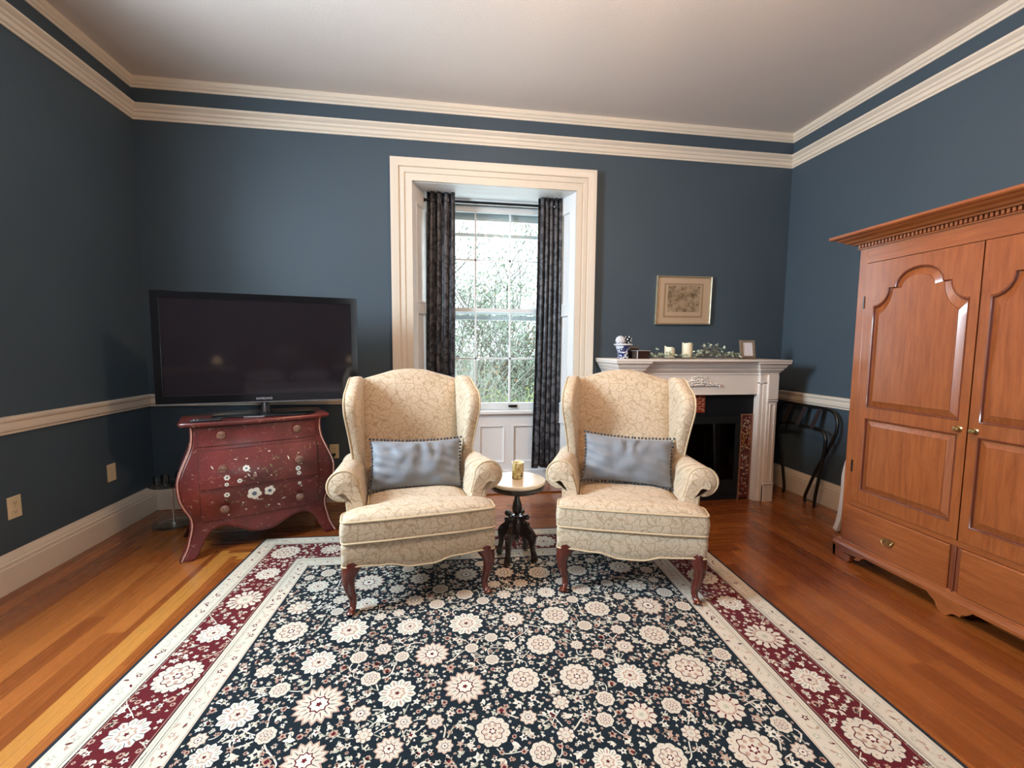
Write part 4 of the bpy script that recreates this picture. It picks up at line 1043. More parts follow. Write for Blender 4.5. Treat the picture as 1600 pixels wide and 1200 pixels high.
sm.build('stem', M_STEM, t); MB.fixn = False; tag_l = lm.build('leaves', [M_LEAF, M_LEAFP], t, smooth=60); MB.fixn = True; tag_l['kind'] = 'stuff'
# small easel frame
t = thing('small_photo_frame', 'small driftwood frame with a printed white card at the right of the mantel', 'picture frame', (2.490, 3.345, ZM), R(-4))
ti = R(10); fe = lambda a, b, d: (a, -.0-d*math.cos(ti)+b*math.sin(ti), .008+b*math.cos(ti)+d*math.sin(ti))
MB().prism(poly(-.066, .066, 0, .150), fe, 0, .014, holes=[poly(-.038, .044, .018, .132)]).build('frame', M_TAUPE, t, bevel=.002)
cd = MB().prism(poly(-.060, .060, .008, .142), fe, .002, .006).build('card', M_PAPER, t, smooth=0)
mb = MB(); ir = random.Random(3)
for k in range(8):
    z = .118-.012*k; x = -.026
    while x < .026: L = ir.uniform(.005, .013); mb.prism(poly(x, min(x+L, .030), z, z+.0022), fe, .0061, .0064); x += L+.003
mb.build('printed_lines', M_INK, cd, smooth=0)
mb = MB().tube([(-.085, -.022, .004), (.085, -.022, .004)], .004, 6); mb.tube([(-.04, -.022, .005), (-.01, .055, .002)], .003, 6).tube([(.04, -.022, .005), (.01, .055, .002)], .003, 6).tube([(0, .055, .002), (0, .030, .100)], .003, 6)
mb.build('easel', M_TAUPE, t)
# framed engraving on the wall
t = thing('framed_print', 'sepia engraving in a tan mount and thin gilt frame above the mantel', 'picture', (2.067, YB-.002, 1.696), 0)
fr_ = lambda a, b, d: (a+b*.018, -d, b+a*.010)
w_, h_ = .262, .213
pth = [(-w_, -h_), (w_, -h_), (w_, h_), (-w_, h_)]
MB().sweep(pth, [(0, 0), (0, .018), (.003, .024), (.008, .024), (.014, .016), (.016, .008), (.016, 0)], fr_, closed=True).build('frame', M_GOLDF, t, smooth=25)
mt_ = MB().prism(poly(-w_+.014, w_-.014, -h_+.014, h_-.014), fr_, .001, .008).build('mount', M_MAT, t, smooth=0)
MB().sweep([(-.185, -.150), (.185, -.150), (.185, .150), (-.185, .150)], [(0, .0078), (0, .0085), (.016, .0085), (.016, .0078)], fr_, closed=True).build('mount_line', M_MAT2, mt_, smooth=0)
en = MB().prism(poly(-.150, .155, -.100, .130), fr_, .0078, .0088).build('engraving', M_ETCH, t, smooth=0)
MB().prism(poly(-w_+.014, w_-.014, -h_+.014, h_-.014), fr_, .0115, .0125).build('glass', glass_mat('picture_glass', (.98, .98, .98), .02, .5), t, smooth=0)

# ================================================================== ARMOIRE  (front faces the room's left side)
am = thing('armoire', 'tall cherry wood armoire with arched door panels against the right wall', 'armoire', (2.390, 1.672, 0), R(-90))
HW, DP = .610, .630; f0 = lambda a, b, d: (a, -d, b)
mb = MB().box(-HW, HW, .022, DP, .115, 1.86); mb.build('carcass', M_CHERRYV, am, bevel=.002)
# face frame: stiles, rails
for a_, b_ in ((-HW, -.562), (.562, HW)): MB().box(a_, b_, 0, .024, .115, 1.86).build('stile', M_CHERRYV, am, bevel=.002)
MB().box(-.562, .562, 0, .024, 1.768, 1.86).build('frieze_rail', M_CHERRYH, am, bevel=.001)
MB().box(-.562, .562, 0.001, .024, .345, .372).build('lock_rail', M_CHERRYH, am)
# crown with dentils
cp = [(0, 1.853), (.010, 1.853), (.010, 1.858), (.006, 1.860), (.006, 1.878), (.030, 1.880), (.034, 1.888), (.050, 1.892), (.058, 1.902), (.080, 1.912), (.086, 1.918), (.104, 1.922), (.110, 1.928), (.110, 1.940), (-.02, 1.940)]
pa = [(-HW, DP), (-HW, 0), (HW, 0), (HW, DP)]
MB().sweep(pa, [(-o, z) for o, z in cp], lambda a, b, d: (a, b, d)).build('crown_moulding', M_CHERRYH, am, smooth=12)
MB().box(-HW-.09, HW+.09, -.09, DP, 1.930, 1.938).build('top_board', M_CHERRYH, am)
mb = MB(); k = 0; x = -HW+.004
while x < HW-.004: mb.box(x, x+.011, -.020, -.004, 1.861, 1.878); x += .0195
for s in (-1, 1):
    y = .01
    while y < DP-.02: mb.box(*( (-HW-.020, -HW-.004) if s < 0 else (HW+.004, HW+.020)), y, y+.011, 1.861, 1.878); y += .0195
mb.build('dentil_band', M_CHERRYH, am)
def arch_loop(w_, zb_, zs, i, cx):
    """cathedral panel outline, i = inset; counter-clockwise"""
    ra = .078; a_ = .119-i; b_ = .094-i*.85; pts = []
    zt = zs+.092
    N = 8
    for k in range(N): pts.append((-w_+i+(2*w_-2*i)*k/N, zb_+i))
    for k in range(N): pts.append((w_-i, zb_+i+(zs-i*.9-zb_-i)*k/N))
    R1, R2 = ra+i*.75, .092+i*.35
    ex, ez = w_, zt-i*.25
    for k in range(9):
        a = R(-90-90*k/8); px_, pz_ = ex+ (R1)*math.cos(a), ez+(R2+i*.9)*math.sin(a)
        pts.append((min(px_, w_-i), pz_))
    xs = pts[-1][0]
    pts.append(((xs+a_)/2, pts[-1][1])); 
    zc = pts[-1][1]
    for k in range(21):
        a = PI*k/20; pts.append((a_*math.cos(a), zc+b_*math.sin(a)))
    pts.append((-(xs+a_)/2, zc))
    for k in range(9):
        a = R(0-90*k/8); px_, pz_ = -ex+R1*math.cos(a), ez+(R2+i*.9)*math.sin(a)
        pts.append((max(px_, -w_+i), pz_))
    for k in range(1, N): pts.append((-w_+i, zs-i*.9-(zs-i*.9-zb_-i)*k/N))
    return [(cx+x, z) for x, z in pts]
def rect_loop(w_, z0, z1, i, cx):
    pts = []; N = 6
    for (a, b), (c, d) in (((-w_+i, z0+i), (w_-i, z0+i)), ((w_-i, z0+i), (w_-i, z1-i)), ((w_-i, z1-i), (-w_+i, z1-i)), ((-w_+i, z1-i), (-w_+i, z0+i))):
        for k in range(N): pts.append((cx+a+(c-a)*k/N, b+(d-b)*k/N))
    return pts
for s in (-1, 1):
    cx = s*.272; dx0, dx1 = (-.559, -.003) if s < 0 else (.003, .559); df = .004
    up = lambda i: arch_loop(.233, .942, 1.521, i, cx); lo = lambda i: rect_loop(.233, .450, .880, i, cx)
    mb = MB().prism(poly(dx0, dx1, .375, 1.764), f0, -.018, df, holes=[up(0), lo(0)])
    dr = mb.build('door', M_CHERRYV, am, smooth=30)
    for L, nm, c in ((up, 'arched_panel', (cx, 1.25)), (lo, 'lower_panel', (cx, .665))):
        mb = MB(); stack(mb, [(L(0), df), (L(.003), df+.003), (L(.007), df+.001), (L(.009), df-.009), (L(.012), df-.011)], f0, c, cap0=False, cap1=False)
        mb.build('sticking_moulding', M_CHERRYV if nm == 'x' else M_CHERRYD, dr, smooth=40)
        mb = MB(); stack(mb, [(L(.004), df-.014), (L(.012), df-.010), (L(.040), df+.001), (L(.0415), df+.004)], f0, c, cap0=False, cap1=False)
        l2 = L(.0415); N_ = len(l2); b0_ = len(mb.v)
        tr = tessellate_polygon([[Vector((p[0], p[1], 0)) for p in l2]])
        mb.add([f0(p[0], p[1], df+.004) for p in l2], [tuple(q) for q in tr])
        mb.build(nm, M_CHERRYV, dr, smooth=25)
    xk = s*.032
    lab(MB().lathe([(0, 0), (.013, 0), (.013, .003), (.006, .006), (.005, .014), (.010, .020), (.0125, .025), (.010, .030), (0, .032)], (xk, -df, .905), 16, axis='y', sgn=-1).build('knob', M_BRASS, dr), 'small brass knob')
    for z in (.585, 1.545): lab(MB().tube([(s*.5605, -.007, z-.035), (s*.5605, -.007, z+.035)], .0042, 8).build('hinge', M_BRASS if False else M_IRON, dr), 'dark hinge barrel')
# drawers
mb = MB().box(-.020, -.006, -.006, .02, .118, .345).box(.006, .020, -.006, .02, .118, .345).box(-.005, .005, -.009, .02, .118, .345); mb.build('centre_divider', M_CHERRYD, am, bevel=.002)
for s in (-1, 1):
    x0, x1 = (-.594, -.022) if s < 0 else (.022, .594)
    mb = MB().prism(poly(x0, x1, .122, .343), f0, 0, .006); L = rect_loop((x1-x0)/2, .122, .343, 0, (x0+x1)/2)
    mb = MB(); stack(mb, [(L, -.004), (L, .008), (rect_loop((x1-x0)/2, .122, .343, .006, (x0+x1)/2), .013), (rect_loop((x1-x0)/2, .122, .343, .012, (x0+x1)/2), .013)], f0, ((x0+x1)/2, .23))
    dw = mb.build('drawer', M_CHERRYH, am, smooth=30)
    cx = (x0+x1)/2; cz = .225
    bp = chaikin([(-.034, .006), (-.028, .016), (-.012, .012), (0, .020), (.012, .012), (.028, .016), (.034, .006), (.022, -.012), (.008, -.010), (0, -.018), (-.008, -.010), (-.022, -.012)], 1)
    h = MB().prism([(cx+a, cz+b) for a, b in bp], f0, .0131, .0150)
    h.tube(curve_pts([(cx-.026, -.015, cz+.006), (cx-.027, -.026, cz+.002), (cx-.018, -.032, cz-.014), (cx, -.034, cz-.019), (cx+.018, -.032, cz-.014), (cx+.027, -.026, cz+.002), (cx+.026, -.015, cz+.006)], 24), .0030, 8)
    for q in (-.026, .026): h.ball((cx+q, -.018, cz+.006), .0055, u=8, v=6)
    lab(h.build('bail_handle', M_BRASS, dw), 'antique brass bail handle')
# base moulding and bracket feet
bpf = [(0, .130), (.006, .128), (.010, .118), (.020, .112), (.024, .100), (.028, .092), (.028, .076), (0, .076)]
MB().sweep(pa, [(-o, z) for o, z in bpf], lambda a, b, d: (a, b, d)).build('base_moulding', M_CHERRYH, am, smooth=12)
def foot(cx, kind):
    if kind == 'mid': oc = [(-.105, .078), (-.090, .062), (-.060, .040), (-.050, .020), (-.044, .004), (-.028, .0), (-.005, .0), (.006, .010), (.020, .022), (.050, .024), (.058, .040), (.075, .046), (.105, .078)]
    else:
        k = kind; oc = [(-.028*1, .078), (-.030, .040), (-.022, .010), (-.006, .0), (.080, .0), (.092, .016), (.088, .036), (.104, .050), (.124, .034), (.150, .040), (.160, .056), (.190, .078)]
        oc = [(x if k > 0 else -x, z) for x, z in oc]
        oc = oc if k > 0 else oc[::-1]
    oc = [(cx+x, z) for x, z in oc]
    MB().prism(oc, f0, -.010, .020).build('bracket_foot', M_CHERRYH, am, bevel=.003)
foot(-HW, 1); foot(0.0, 'mid'); foot(HW, -1)
for s in (-1, 1):
    MB().box(s*HW-.015, s*HW+.015, DP-.09, DP, 0, .078).build('rear_foot', M_CHERRYH, am)
    MB().prism([(-.02, 0), (.08, 0), (.10, .05), (.17, .078), (-.02, .078)], lambda a, b, d: (s*(HW+.028)-s*d, a, b), 0, .02).build('side_bracket', M_CHERRYH, am)

# ================================================================== LUGGAGE RACK, WHITE FOLDED BOARD
t = thing('luggage_rack', 'folded dark metal luggage rack leaning on the right wall beside the fireplace', 'luggage rack', (0, 0, 0))
def rk(pts, n=60): return curve_pts(pts, n)
lx = lambda z, k=0: 3.022-.075*(1-z/.80)-k
A = [(3.16, .004), (3.165, .05), (3.150, .11), (3.09, .30), (2.985, .56), (2.965, .66), (2.985, .745), (3.06, .792), (3.30, .796), (3.50, .796), (3.575, .745), (3.595, .66), (3.575, .56), (3.47, .30), (3.41, .11), (3.395, .05), (3.40, .004)]
MB().tube(rk([(lx(z), y, z) for y, z in A], 96), .0125, 10).build('outer_frame', M_IRON, t)
B = [(3.030, .004), (3.032, .10), (3.020, .30), (3.012, .50), (3.025, .585), (3.085, .628), (3.30, .632), (3.47, .628), (3.53, .585), (3.545, .50), (3.535, .30), (3.525, .10), (3.525, .004)]
MB().tube(rk([(lx(z, .035), y, z) for y, z in B], 84), .0125, 10).build('inner_frame', M_IRON, t)
for y in (3.13, 3.28, 3.43): MB().tube([(lx(.79, .012), y, .79), (lx(.60, .06), y+.01, .63)], [.022, .022], 4, flat=.08).build('strap', M_STRAP, t)
MB().tube([(lx(.3, .0), 3.09, .30), (lx(.3, .04), 3.02, .30)], .005, 8).build('pivot', M_IRON, t)
t = thing('folded_white_board', 'white narrow folded board standing between the armoire and the right wall', 'folded board', (0, 0, 0))
oc = curve_pts([(2.545, .52, 0), (2.560, .42, 0), (2.565, .30, 0), (2.578, .16, 0), (2.590, .07, 0), (2.602, .02, 0)], 20)
mb = MB(); rs = []
for i, p in enumerate(oc):
    y, z = p[0], p[1]; wx = .026+.004*math.sin(i*.4); bx = 2.706-.035*(z/.5)**2*0
    rs.append([(bx+a*wx, y+b*.016, z) for a, b in ((-1, -1), (0, -1.3), (1, -1), (1.2, 0), (1, 1), (0, 1.3), (-1, 1), (-1.2, 0))])
mb.rings(rs); mb.build('board', M_WHITEP, t, smooth=60, bevel=0)
MB().lathe([(0, -.02), (.019, -.016), (.020, .016), (0, .02)], (2.706, 2.602, .021), 16, axis='x').build('end_cap', M_WHITEP, t)

# ================================================================== PERSIAN STYLE RUG (pattern woven as flat coloured shapes in one mesh)
RW, RL = 2.822, 3.74; RO = Vector((-1.189, 2.978)); RE = Vector((.99926, -.03853)); RD = Vector((-.03853, -.99926)); RT = .0088
NAVY, CREAM, BURG, BLUSH, SAGE, EDGE, IVORY = range(7)
rg = MB(); rr = random.Random(77)
def rp(x, y, l): q = RO+RE*x+RD*y; return (q.x, q.y, RT+l*.00022)
def rpoly(pts, l, mi):
    rg.add([rp(x, y, l) for x, y in pts], [tuple(range(len(pts)))], mi)
def fan(c, pts, l, mi):
    n = len(pts); rg.add([rp(c[0], c[1], l)]+[rp(x, y, l) for x, y in pts], [(0, 1+i, 1+(i+1) % n) for i in range(n)], mi)
def frame(a, b, l, mi):
    for q in ([(a, a), (RW-a, a), (RW-b, b), (b, b)], [(RW-a, a), (RW-a, RL-a), (RW-b, RL-b), (RW-b, b)], [(RW-a, RL-a), (a, RL-a), (b, RL-b), (RW-b, RL-b)], [(a, RL-a), (a, a), (b, b), (b, RL-b)]): rpoly(q, l, mi)
# body
P = [rp(0, 0, 0), rp(RW, 0, 0), rp(RW, RL, 0), rp(0, RL, 0)]
rg.add([(p[0], p[1], .0005) for p in P]+P, [(0, 3, 2, 1), (0, 1, 5, 4), (1, 2, 6, 5), (2, 3, 7, 6), (3, 0, 4, 7)], EDGE)
frame(0, .013, 0, EDGE); frame(.013, .104, 0, CREAM); frame(.104, .306, 0, BURG); frame(.306, .404, 0, CREAM)
rpoly([(.404, .404), (RW-.404, .404), (RW-.404, RL-.404), (.404, RL-.404)], 0, NAVY)
for a, w_, mi in ((.022, .0022, SAGE), (.084, .0035, SAGE), (.092, .002, NAVY), (.104, .003, EDGE), (.306, .003, NAVY), (.318, .003, SAGE), (.330, .0022, NAVY), (.338, .0035, SAGE), (.398, .003, BLUSH), (.110, .0022, BLUSH), (.300, .0022, BLUSH)): frame(a, a+w_, 1, mi)
def star(x, y, r1, r2, n, mi, l, rot=0, sx=1, sy=1, k=2):
    pts = []
    for i in range(n*k):
        f = .5+.5*math.cos(2*PI*(i % k)/k); r_ = r2+(r1-r2)*f; a = rot+2*PI*i/(n*k)
        pts.append((x+sx*r_*math.cos(a), y+sy*r_*math.sin(a)))
    fan((x, y), pts, l, mi)
def leaf2(x, y, L, wd, a, mi, l=2):
    ca, sa = math.cos(a), math.sin(a)
    rpoly([(x+u*L*ca-v*wd*sa, y+u*L*sa+v*wd*ca) for u, v in ((0, 0), (.3, .8), (.62, .9), (1, 0), (.62, -.7), (.3, -.8))], l, mi)
def vine(p, q, bend, w_=.0017, mi=SAGE, l=1):
    p, q = Vector(p), Vector(q); d = q-p; nn = Vector((-d.y, d.x))*bend; N = 12; pts = []
    for i in range(N+1):
        t = i/N; pts.append(p+d*t+nn*math.sin(PI*t)*(1 if True else 0)+nn*.45*math.sin(2*PI*t))
    for i in range(N):
        a, b = pts[i], pts[i+1]; s = (b-a).normalized(); m_ = Vector((-s.y, s.x))*w_
        rpoly([tuple(a-m_), tuple(b-m_), tuple(b+m_), tuple(a+m_)], l, mi)
def rosette(x, y, r, st, ground=NAVY):
    rot = rr.uniform(0, 1); n = max(8, int(r*170)+rr.randint(0, 3))
    star(x, y, r*1.10, r*1.04, n, ground, 1.5, rot)                                  # clears the ground round it
    if st == 0:       # pointed petals, dark wedges, creamy heart
        star(x, y, r, r*.80, n, CREAM, 2.2, rot, k=4); 
        for i in range(n):
            a = rot+2*PI*(i+.5)/n; ca, sa = math.cos(a), math.sin(a)
            rpoly([(x+r*1.0*ca, y+r*1.0*sa), (x+r*.60*ca-r*.055*sa, y+r*.60*sa+r*.055*ca), (x+r*.52*ca, y+r*.52*sa), (x+r*.60*ca+r*.055*sa, y+r*.60*sa-r*.055*ca)], 3, BURG)
        star(x, y, r*.55, r*.50, n, BLUSH, 3.4, rot); star(x, y, r*.46, r*.40, 10, CREAM, 4, rot); star(x, y, r*.22, r*.10, 6, SAGE, 4.8, rot)
    elif st == 1:     # scalloped disc with outlined inner flower
        star(x, y, r, r*.90, n, CREAM, 2.2, rot, k=4); star(x, y, r*.66, r*.54, 8, BURG, 3, rot, k=6); star(x, y, r*.61, r*.49, 8, CREAM, 3.6, rot, k=6)
        for i in range(8): a = rot+PI/8+2*PI*i/8; star(x+r*.40*math.cos(a), y+r*.40*math.sin(a), r*.11, r*.08, 5, BLUSH, 4.2)
        star(x, y, r*.24, r*.14, 6, BURG, 4.4, rot, k=4); star(x, y, r*.15, r*.10, 5, IVORY, 5, rot)
        for i in range(n):
            a = rot+2*PI*(i+.5)/n; ca, sa = math.cos(a), math.sin(a); leaf2(x+r*.99*ca, y+r*.99*sa, r*.20, r*.030, a+PI, EDGE, 2.8)
            a = rot+2*PI*i/n; star(x+r*.80*math.cos(a), y+r*.80*math.sin(a), r*.055, r*.03, 4, BLUSH, 3)
    elif st == 2:     # pink edged chrysanthemum
        star(x, y, r, r*.78, n, BLUSH, 2.2, rot, k=4); star(x, y, r*.90, r*.66, n, CREAM, 2.9, rot, k=4)
        for i in range(n):
            a = rot+2*PI*(i)/n; ca, sa = math.cos(a), math.sin(a)
            rpoly([(x+r*.80*ca, y+r*.80*sa), (x+r*.45*ca-r*.022*sa, y+r*.45*sa+r*.022*ca), (x+r*.45*ca+r*.022*sa, y+r*.45*sa-r*.022*ca)], 3.4, BURG if i % 2 else EDGE)
        star(x, y, r*.44, r*.34, 9, BURG, 4, rot); star(x, y, r*.36, r*.28, 9, IVORY, 4.6, rot); star(x, y, r*.14, r*.08, 5, BURG, 5.2)
    else:             # palmette, creamy centre and leafy rim
        star(x, y, r, r*.82, 12, IVORY, 2.2, rot, k=4)
        for i in range(12): a = rot+2*PI*i/12; leaf2(x+r*.50*math.cos(a), y+r*.50*math.sin(a), r*.42, r*.07, a, SAGE if i % 2 else BLUSH, 3); leaf2(x+r*.52*math.cos(a+.26), y+r*.52*math.sin(a+.26), r*.42, r*.022, a+.26, EDGE, 3.1)
        star(x, y, r*.46, r*.36, 7, BLUSH, 3.8, rot, k=4); star(x, y, r*.38, r*.26, 7, CREAM, 4.4, rot, k=4); star(x, y, r*.16, r*.08, 5, BURG, 5)
def small(x, y, r, mi=None, l=2):
    k = rr.random(); rot = rr.uniform(0, PI)
    if k < .42:
        star(x, y, r, r*.52, 5, rr.choice([CREAM, CREAM, BLUSH, IVORY]), l, rot, k=2); star(x, y, r*.34, r*.2, 4, rr.choice([BURG, SAGE, NAVY]), l+.8, rot)
    elif k < .72:
        leaf2(x-r*.8*math.cos(rot), y-r*.8*math.sin(rot), r*1.9, r*.5, rot, rr.choice([CREAM, IVORY, SAGE]), l)
        leaf2(x, y, r*1.1, r*.28, rot+1.1, CREAM, l+.2)
    elif k < .9:
        for a in (-.7, 0, .7): leaf2(x, y, r*1.25, r*.30, rot+a, rr.choice([CREAM, BLUSH, IVORY]), l+.1*a)
    else: star(x, y, r*.8, r*.66, 6, BLUSH, l, rot); star(x, y, r*.42, r*.3, 4, BURG, l+.8)
FIELD = [(0.79,0.618,0.086),(1.058,0.602,0.06),(1.308,0.583,0.072),(0.533,0.633,0.058),(0.823,0.818,0.057),(0.509,0.818,0.06),(1.054,0.811,0.05),(0.789,1.018,0.086),(0.536,1.001,0.072),(1.055,1.016,0.063),(1.307,1.018,0.080),(1.525,1.006,0.058),(1.726,0.995,0.068),(1.167,1.206,0.073),(1.624,1.191,0.064),(1.046,1.209,0.031),(0.721,1.211,0.068),(1.302,1.393,0.081),(1.056,1.401,0.069),(1.522,1.379,0.065),(0.789,1.425,0.090),(1.415,1.126,0.030),(1.411,1.262,0.030),(1.201,1.537,0.032),(1.393,1.594,0.059),(0.975,1.568,0.030),(1.064,1.625,0.048),(0.814,1.640,0.071),(1.238,1.632,0.029),(1.492,1.185,0.030),(1.642,1.500,0.032),(1.521,0.581,0.060),(1.717,0.599,0.064),(2.195,0.582,0.073),(2.213,0.777,0.057),(1.936,0.597,0.057),(1.908,0.787,0.053),(1.941,0.963,0.063),(2.199,0.962,0.077),(2.134,1.176,0.066),(2.184,1.387,0.085),(1.731,1.385,0.069),(1.937,1.399,0.066),(1.907,1.578,0.056),(2.221,1.576,0.065),(1.776,1.586,0.031),(2.211,1.741,0.080),(1.933,1.741,0.053),(1.737,1.734,0.049),(1.630,1.630,0.031),(2.370,1.534,0.030),(2.370,.983,.040),(0.528,1.442,0.066),(0.506,1.598,0.049),(1.30,.78,.046),(1.50,.80,.040),(1.72,.80,.050),(.53,1.78,.070),(.80,1.86,.075),(1.10,1.86,.070),(1.41,1.83,.09)]
allf = []
def clear(x, y, r, gap=1.0): return all((x-a)**2+(y-b)**2 > ((r+c)*gap)**2 for a, b, c in allf)
for f in FIELD: 
    if clear(f[0], f[1], f[2], .93): allf.append(f)
base = list(allf)
for x, y, r in base:                       # the design is symmetrical about both centre lines
    for q in ((RW-x, y), (x, RL-y), (RW-x, RL-y)):
        if .42+r < q[0] < RW-.42-r and .42+r < q[1] < RL-.42-r and clear(q[0], q[1], r, 1.05): allf.append((q[0], q[1], r))
for _ in range(5000):
    r = rr.uniform(.030, .045); x, y = rr.uniform(.45, RW-.45), rr.uniform(.45, RL-.45)
    if clear(x, y, r+.012, 1.12): allf.append((x, y, r))
for i, (x, y, r) in enumerate(allf):
    st = [0, 1, 2, 3, 1, 0, 3, 2, 1, 3][(i*7+int(x*10)) % 10] if r > .045 else rr.choice([0, 2, 1]); rosette(x, y, r, st)
bigs = list(allf)
for i, (x, y, r) in enumerate(bigs):
    nb = sorted(bigs, key=lambda q: (q[0]-x)**2+(q[1]-y)**2)[1:4]
    for a, b, c in nb:
        if (a, b) > (x, y) or rr.random() < .5: vine((x, y), (a, b), rr.choice([-1, 1])*rr.uniform(.18, .42), rr.choice([.0016, .0020, .0026]), rr.choice([CREAM, SAGE, IVORY]), 1.0)
cell = {}
def try_small(x0, x1, y0, y1, n, gap, rmin, rmax, avoid, l=2):
    for _ in range(n):
        x, y = rr.uniform(x0, x1), rr.uniform(y0, y1); k = (int(x/gap), int(y/gap))
        if any((x-a)**2+(y-b)**2 < gap*gap for i in (-1, 0, 1) for j in (-1, 0, 1) for a, b in cell.get((k[0]+i, k[1]+j), ())): continue
        r = rr.uniform(rmin, rmax)
        if not avoid(x, y, r): continue
        cell.setdefault(k, []).append((x, y)); small(x, y, r, l=l)
try_small(.42, RW-.42, .42, RL-.42, 16000, .052, .017, .024, lambda x, y, r: clear(x, y, r+.003, 1.0))
try_small(.42, RW-.42, .42, RL-.42, 60000, .0275, .009, .0165, lambda x, y, r: clear(x, y, r+.002, 1.0))
try_small(.415, RW-.415, .415, RL-.415, 60000, .0195, .0055, .0085, lambda x, y, r: clear(x, y, r+.001, 1.0))
# main border: large lotus rosettes alternating with smaller ones
allf = []; bd = []
nL = 14
for side_ in range(4):
    n = 14 if side_ % 2 == 0 else 10
    if side_ % 2 == 0:
        xx = .207 if side_ == 0 else RW-.205
        for k in range(n): bd.append((xx+rr.uniform(-.008, .008), .218+(RL-.436)*k/(n-1), .084 if k % 2 == 0 else .066))
    else:
        yy = .207 if side_ == 1 else RL-.205
        for k in range(1, n-1): bd.append((.207+(RW-.412)*k/(n-1), yy+rr.uniform(-.008, .008), .084 if k % 2 == 0 else .066))
for i, (x, y, r) in enumerate(bd): allf.append((x, y, r)); rosette(x, y, r, [1, 3, 0, 3][i % 4], BURG)
cell = {}
inb = lambda x, y: (.116 < x < .294 or RW-.294 < x < RW-.116 or .116 < y < .294 or RL-.294 < y < RL-.116) and .116 < x < RW-.116 and .116 < y < RL-.116
try_small(.11, RW-.11, .11, RL-.11, 16000, .040, .0145, .020, lambda x, y, r: inb(x, y) and clear(x, y, r+.002, 1.0))
try_small(.11, RW-.11, .11, RL-.11, 60000, .0235, .0075, .0145, lambda x, y, r: inb(x, y) and clear(x, y, r+.002, 1.0))
for i in range(len(bd)-1):
    a, b = bd[i], bd[i+1]
    if (a[0]-b[0])**2+(a[1]-b[1])**2 < .16: vine(a[:2], b[:2], .35*(-1)**i, .0016, CREAM, 1.0)
# guard borders: small trailing flowers
def guard(off, step, r, cols):
    for side_ in range(4):
        L = RL if side_ % 2 == 0 else RW; n = int((L-2*off)/step)
        for k in range(n):
            u = off+(L-2*off)*(k+.5)/n; w_ = off+.009*(1 if k % 2 else -1)
            x, y = ((w_, u), (u, w_), (RW-w_, u), (u, RL-w_))[side_]
            if k % 3 == 0: star(x, y, r, r*.5, 5, rr.choice(cols), 2, rr.random(), k=2); star(x, y, r*.4, r*.3, 4, IVORY, 2.8)
            else: leaf2(x, y, r*1.7, r*.36, rr.uniform(0, 2*PI), rr.choice(cols), 2); leaf2(x, y, r*1.3, r*.2, rr.uniform(0, 2*PI), SAGE, 2.1)
guard(.054, .0225, .0135, [BLUSH, SAGE, SAGE, BURG]); guard(.366, .0235, .0140, [BLUSH, SAGE, BLUSH, BURG]); guard(.099, .02, .003, [SAGE]); guard(.326, .02, .003, [SAGE])
MB.fixn = False
ro = rg.build('area_rug', RUG, smooth=0)
MB.fixn = True
bmx = bmesh.new(); bmx.from_mesh(ro.data); 
for f in bmx.faces:
    if f.normal.z < -.5 and f.calc_center_median().z > .004: f.normal_flip()
bmx.to_mesh(ro.data); bmx.free()
tag(ro, 'large floral rug with navy field and burgundy border under the armchairs', 'rug')

# ================================================================== OUTSIDE THE BACK WINDOW
M_BARK = plain('pale_bark', (.52, .50, .46), .9, vscale=3, var=.3); M_BARKD = plain('grey_bark', (.20, .17, .14), .9)
def leafmat(name, a, b):
    t = NT(name); n = t.noise(t.co(), 3.5, 3); t.p(color=t.mix(n, a, b), rough=.7); t.set(t.bsdf, 'Subsurface Weight', .0); return t.mat
ML1 = leafmat('dull_green_leaves', (.16, .22, .15), (.34, .40, .28)); ML2 = leafmat('yellow_green_leaves', (.20, .26, .06), (.42, .46, .16)); ML3 = leafmat('orange_autumn_leaves', (.55, .26, .10), (.70, .42, .20))
def tree(name, label, base, h, spread, mats, nl, seedv, bark, twigs=5, leafy=True, lsz=.07, density_top=True):
    t = thing(name, label, 'tree', base); r_ = random.Random(seedv); mb = MB(); tips = []
    def br(p, d, L, r, lv):
        pts = [p]; q = p.copy(); dd = d.copy()
        for i in range(4):
            dd = (dd+Vector((r_.uniform(-.25, .25), r_.uniform(-.25, .25), r_.uniform(-.10, .16)))).normalized(); q = q+dd*L/4; pts.append(q.copy())
        mb.tube(pts, [r*(1-.16*i) for i in range(5)], 5 if lv < 2 else 3)
        if lv >= twigs: tips.extend(pts[2:]); return
        for i in range(2 if lv > 2 else 3):
            s = r_.choice(pts[1:]); nd = (dd+Vector((r_.uniform(-1, 1), r_.uniform(-1, 1), r_.uniform(-.3, .6)))*.95).normalized(); br(s, nd, L*r_.uniform(.55, .8), r*.52, lv+1)
        br(pts[-1], dd, L*.72, r*.62, lv+1)
    for k in range(3): br(Vector((r_.uniform(-.15, .15), 0, 0)), Vector((r_.uniform(-.35, .35)*spread, r_.uniform(-.2, .2), 1)).normalized(), h*.42, .045 if bark == M_BARK else .09, 0)
    mb.build('branches', bark, t, smooth=0)
    if leafy:
        lm_ = MB(); 
        for _ in range(nl):
            p = r_.choice(tips)+Vector((r_.gauss(0, .14), r_.gauss(0, .14), r_.gauss(0, .14))); a = Vector((r_.uniform(-1, 1), r_.uniform(-1, 1), r_.uniform(-1, 1))).normalized(); b = a.orthogonal().normalized(); s = lsz*r_.uniform(.5, 1.2)
            lm_.add([p-a*s, p+b*s*.45, p+a*s, p-b*s*.45], [(0, 1, 2, 3)])
        MB.fixn = False; o = lm_.build('foliage', mats, t, smooth=0); MB.fixn = True; o['kind'] = 'stuff'
    return t
GZ = -3.0
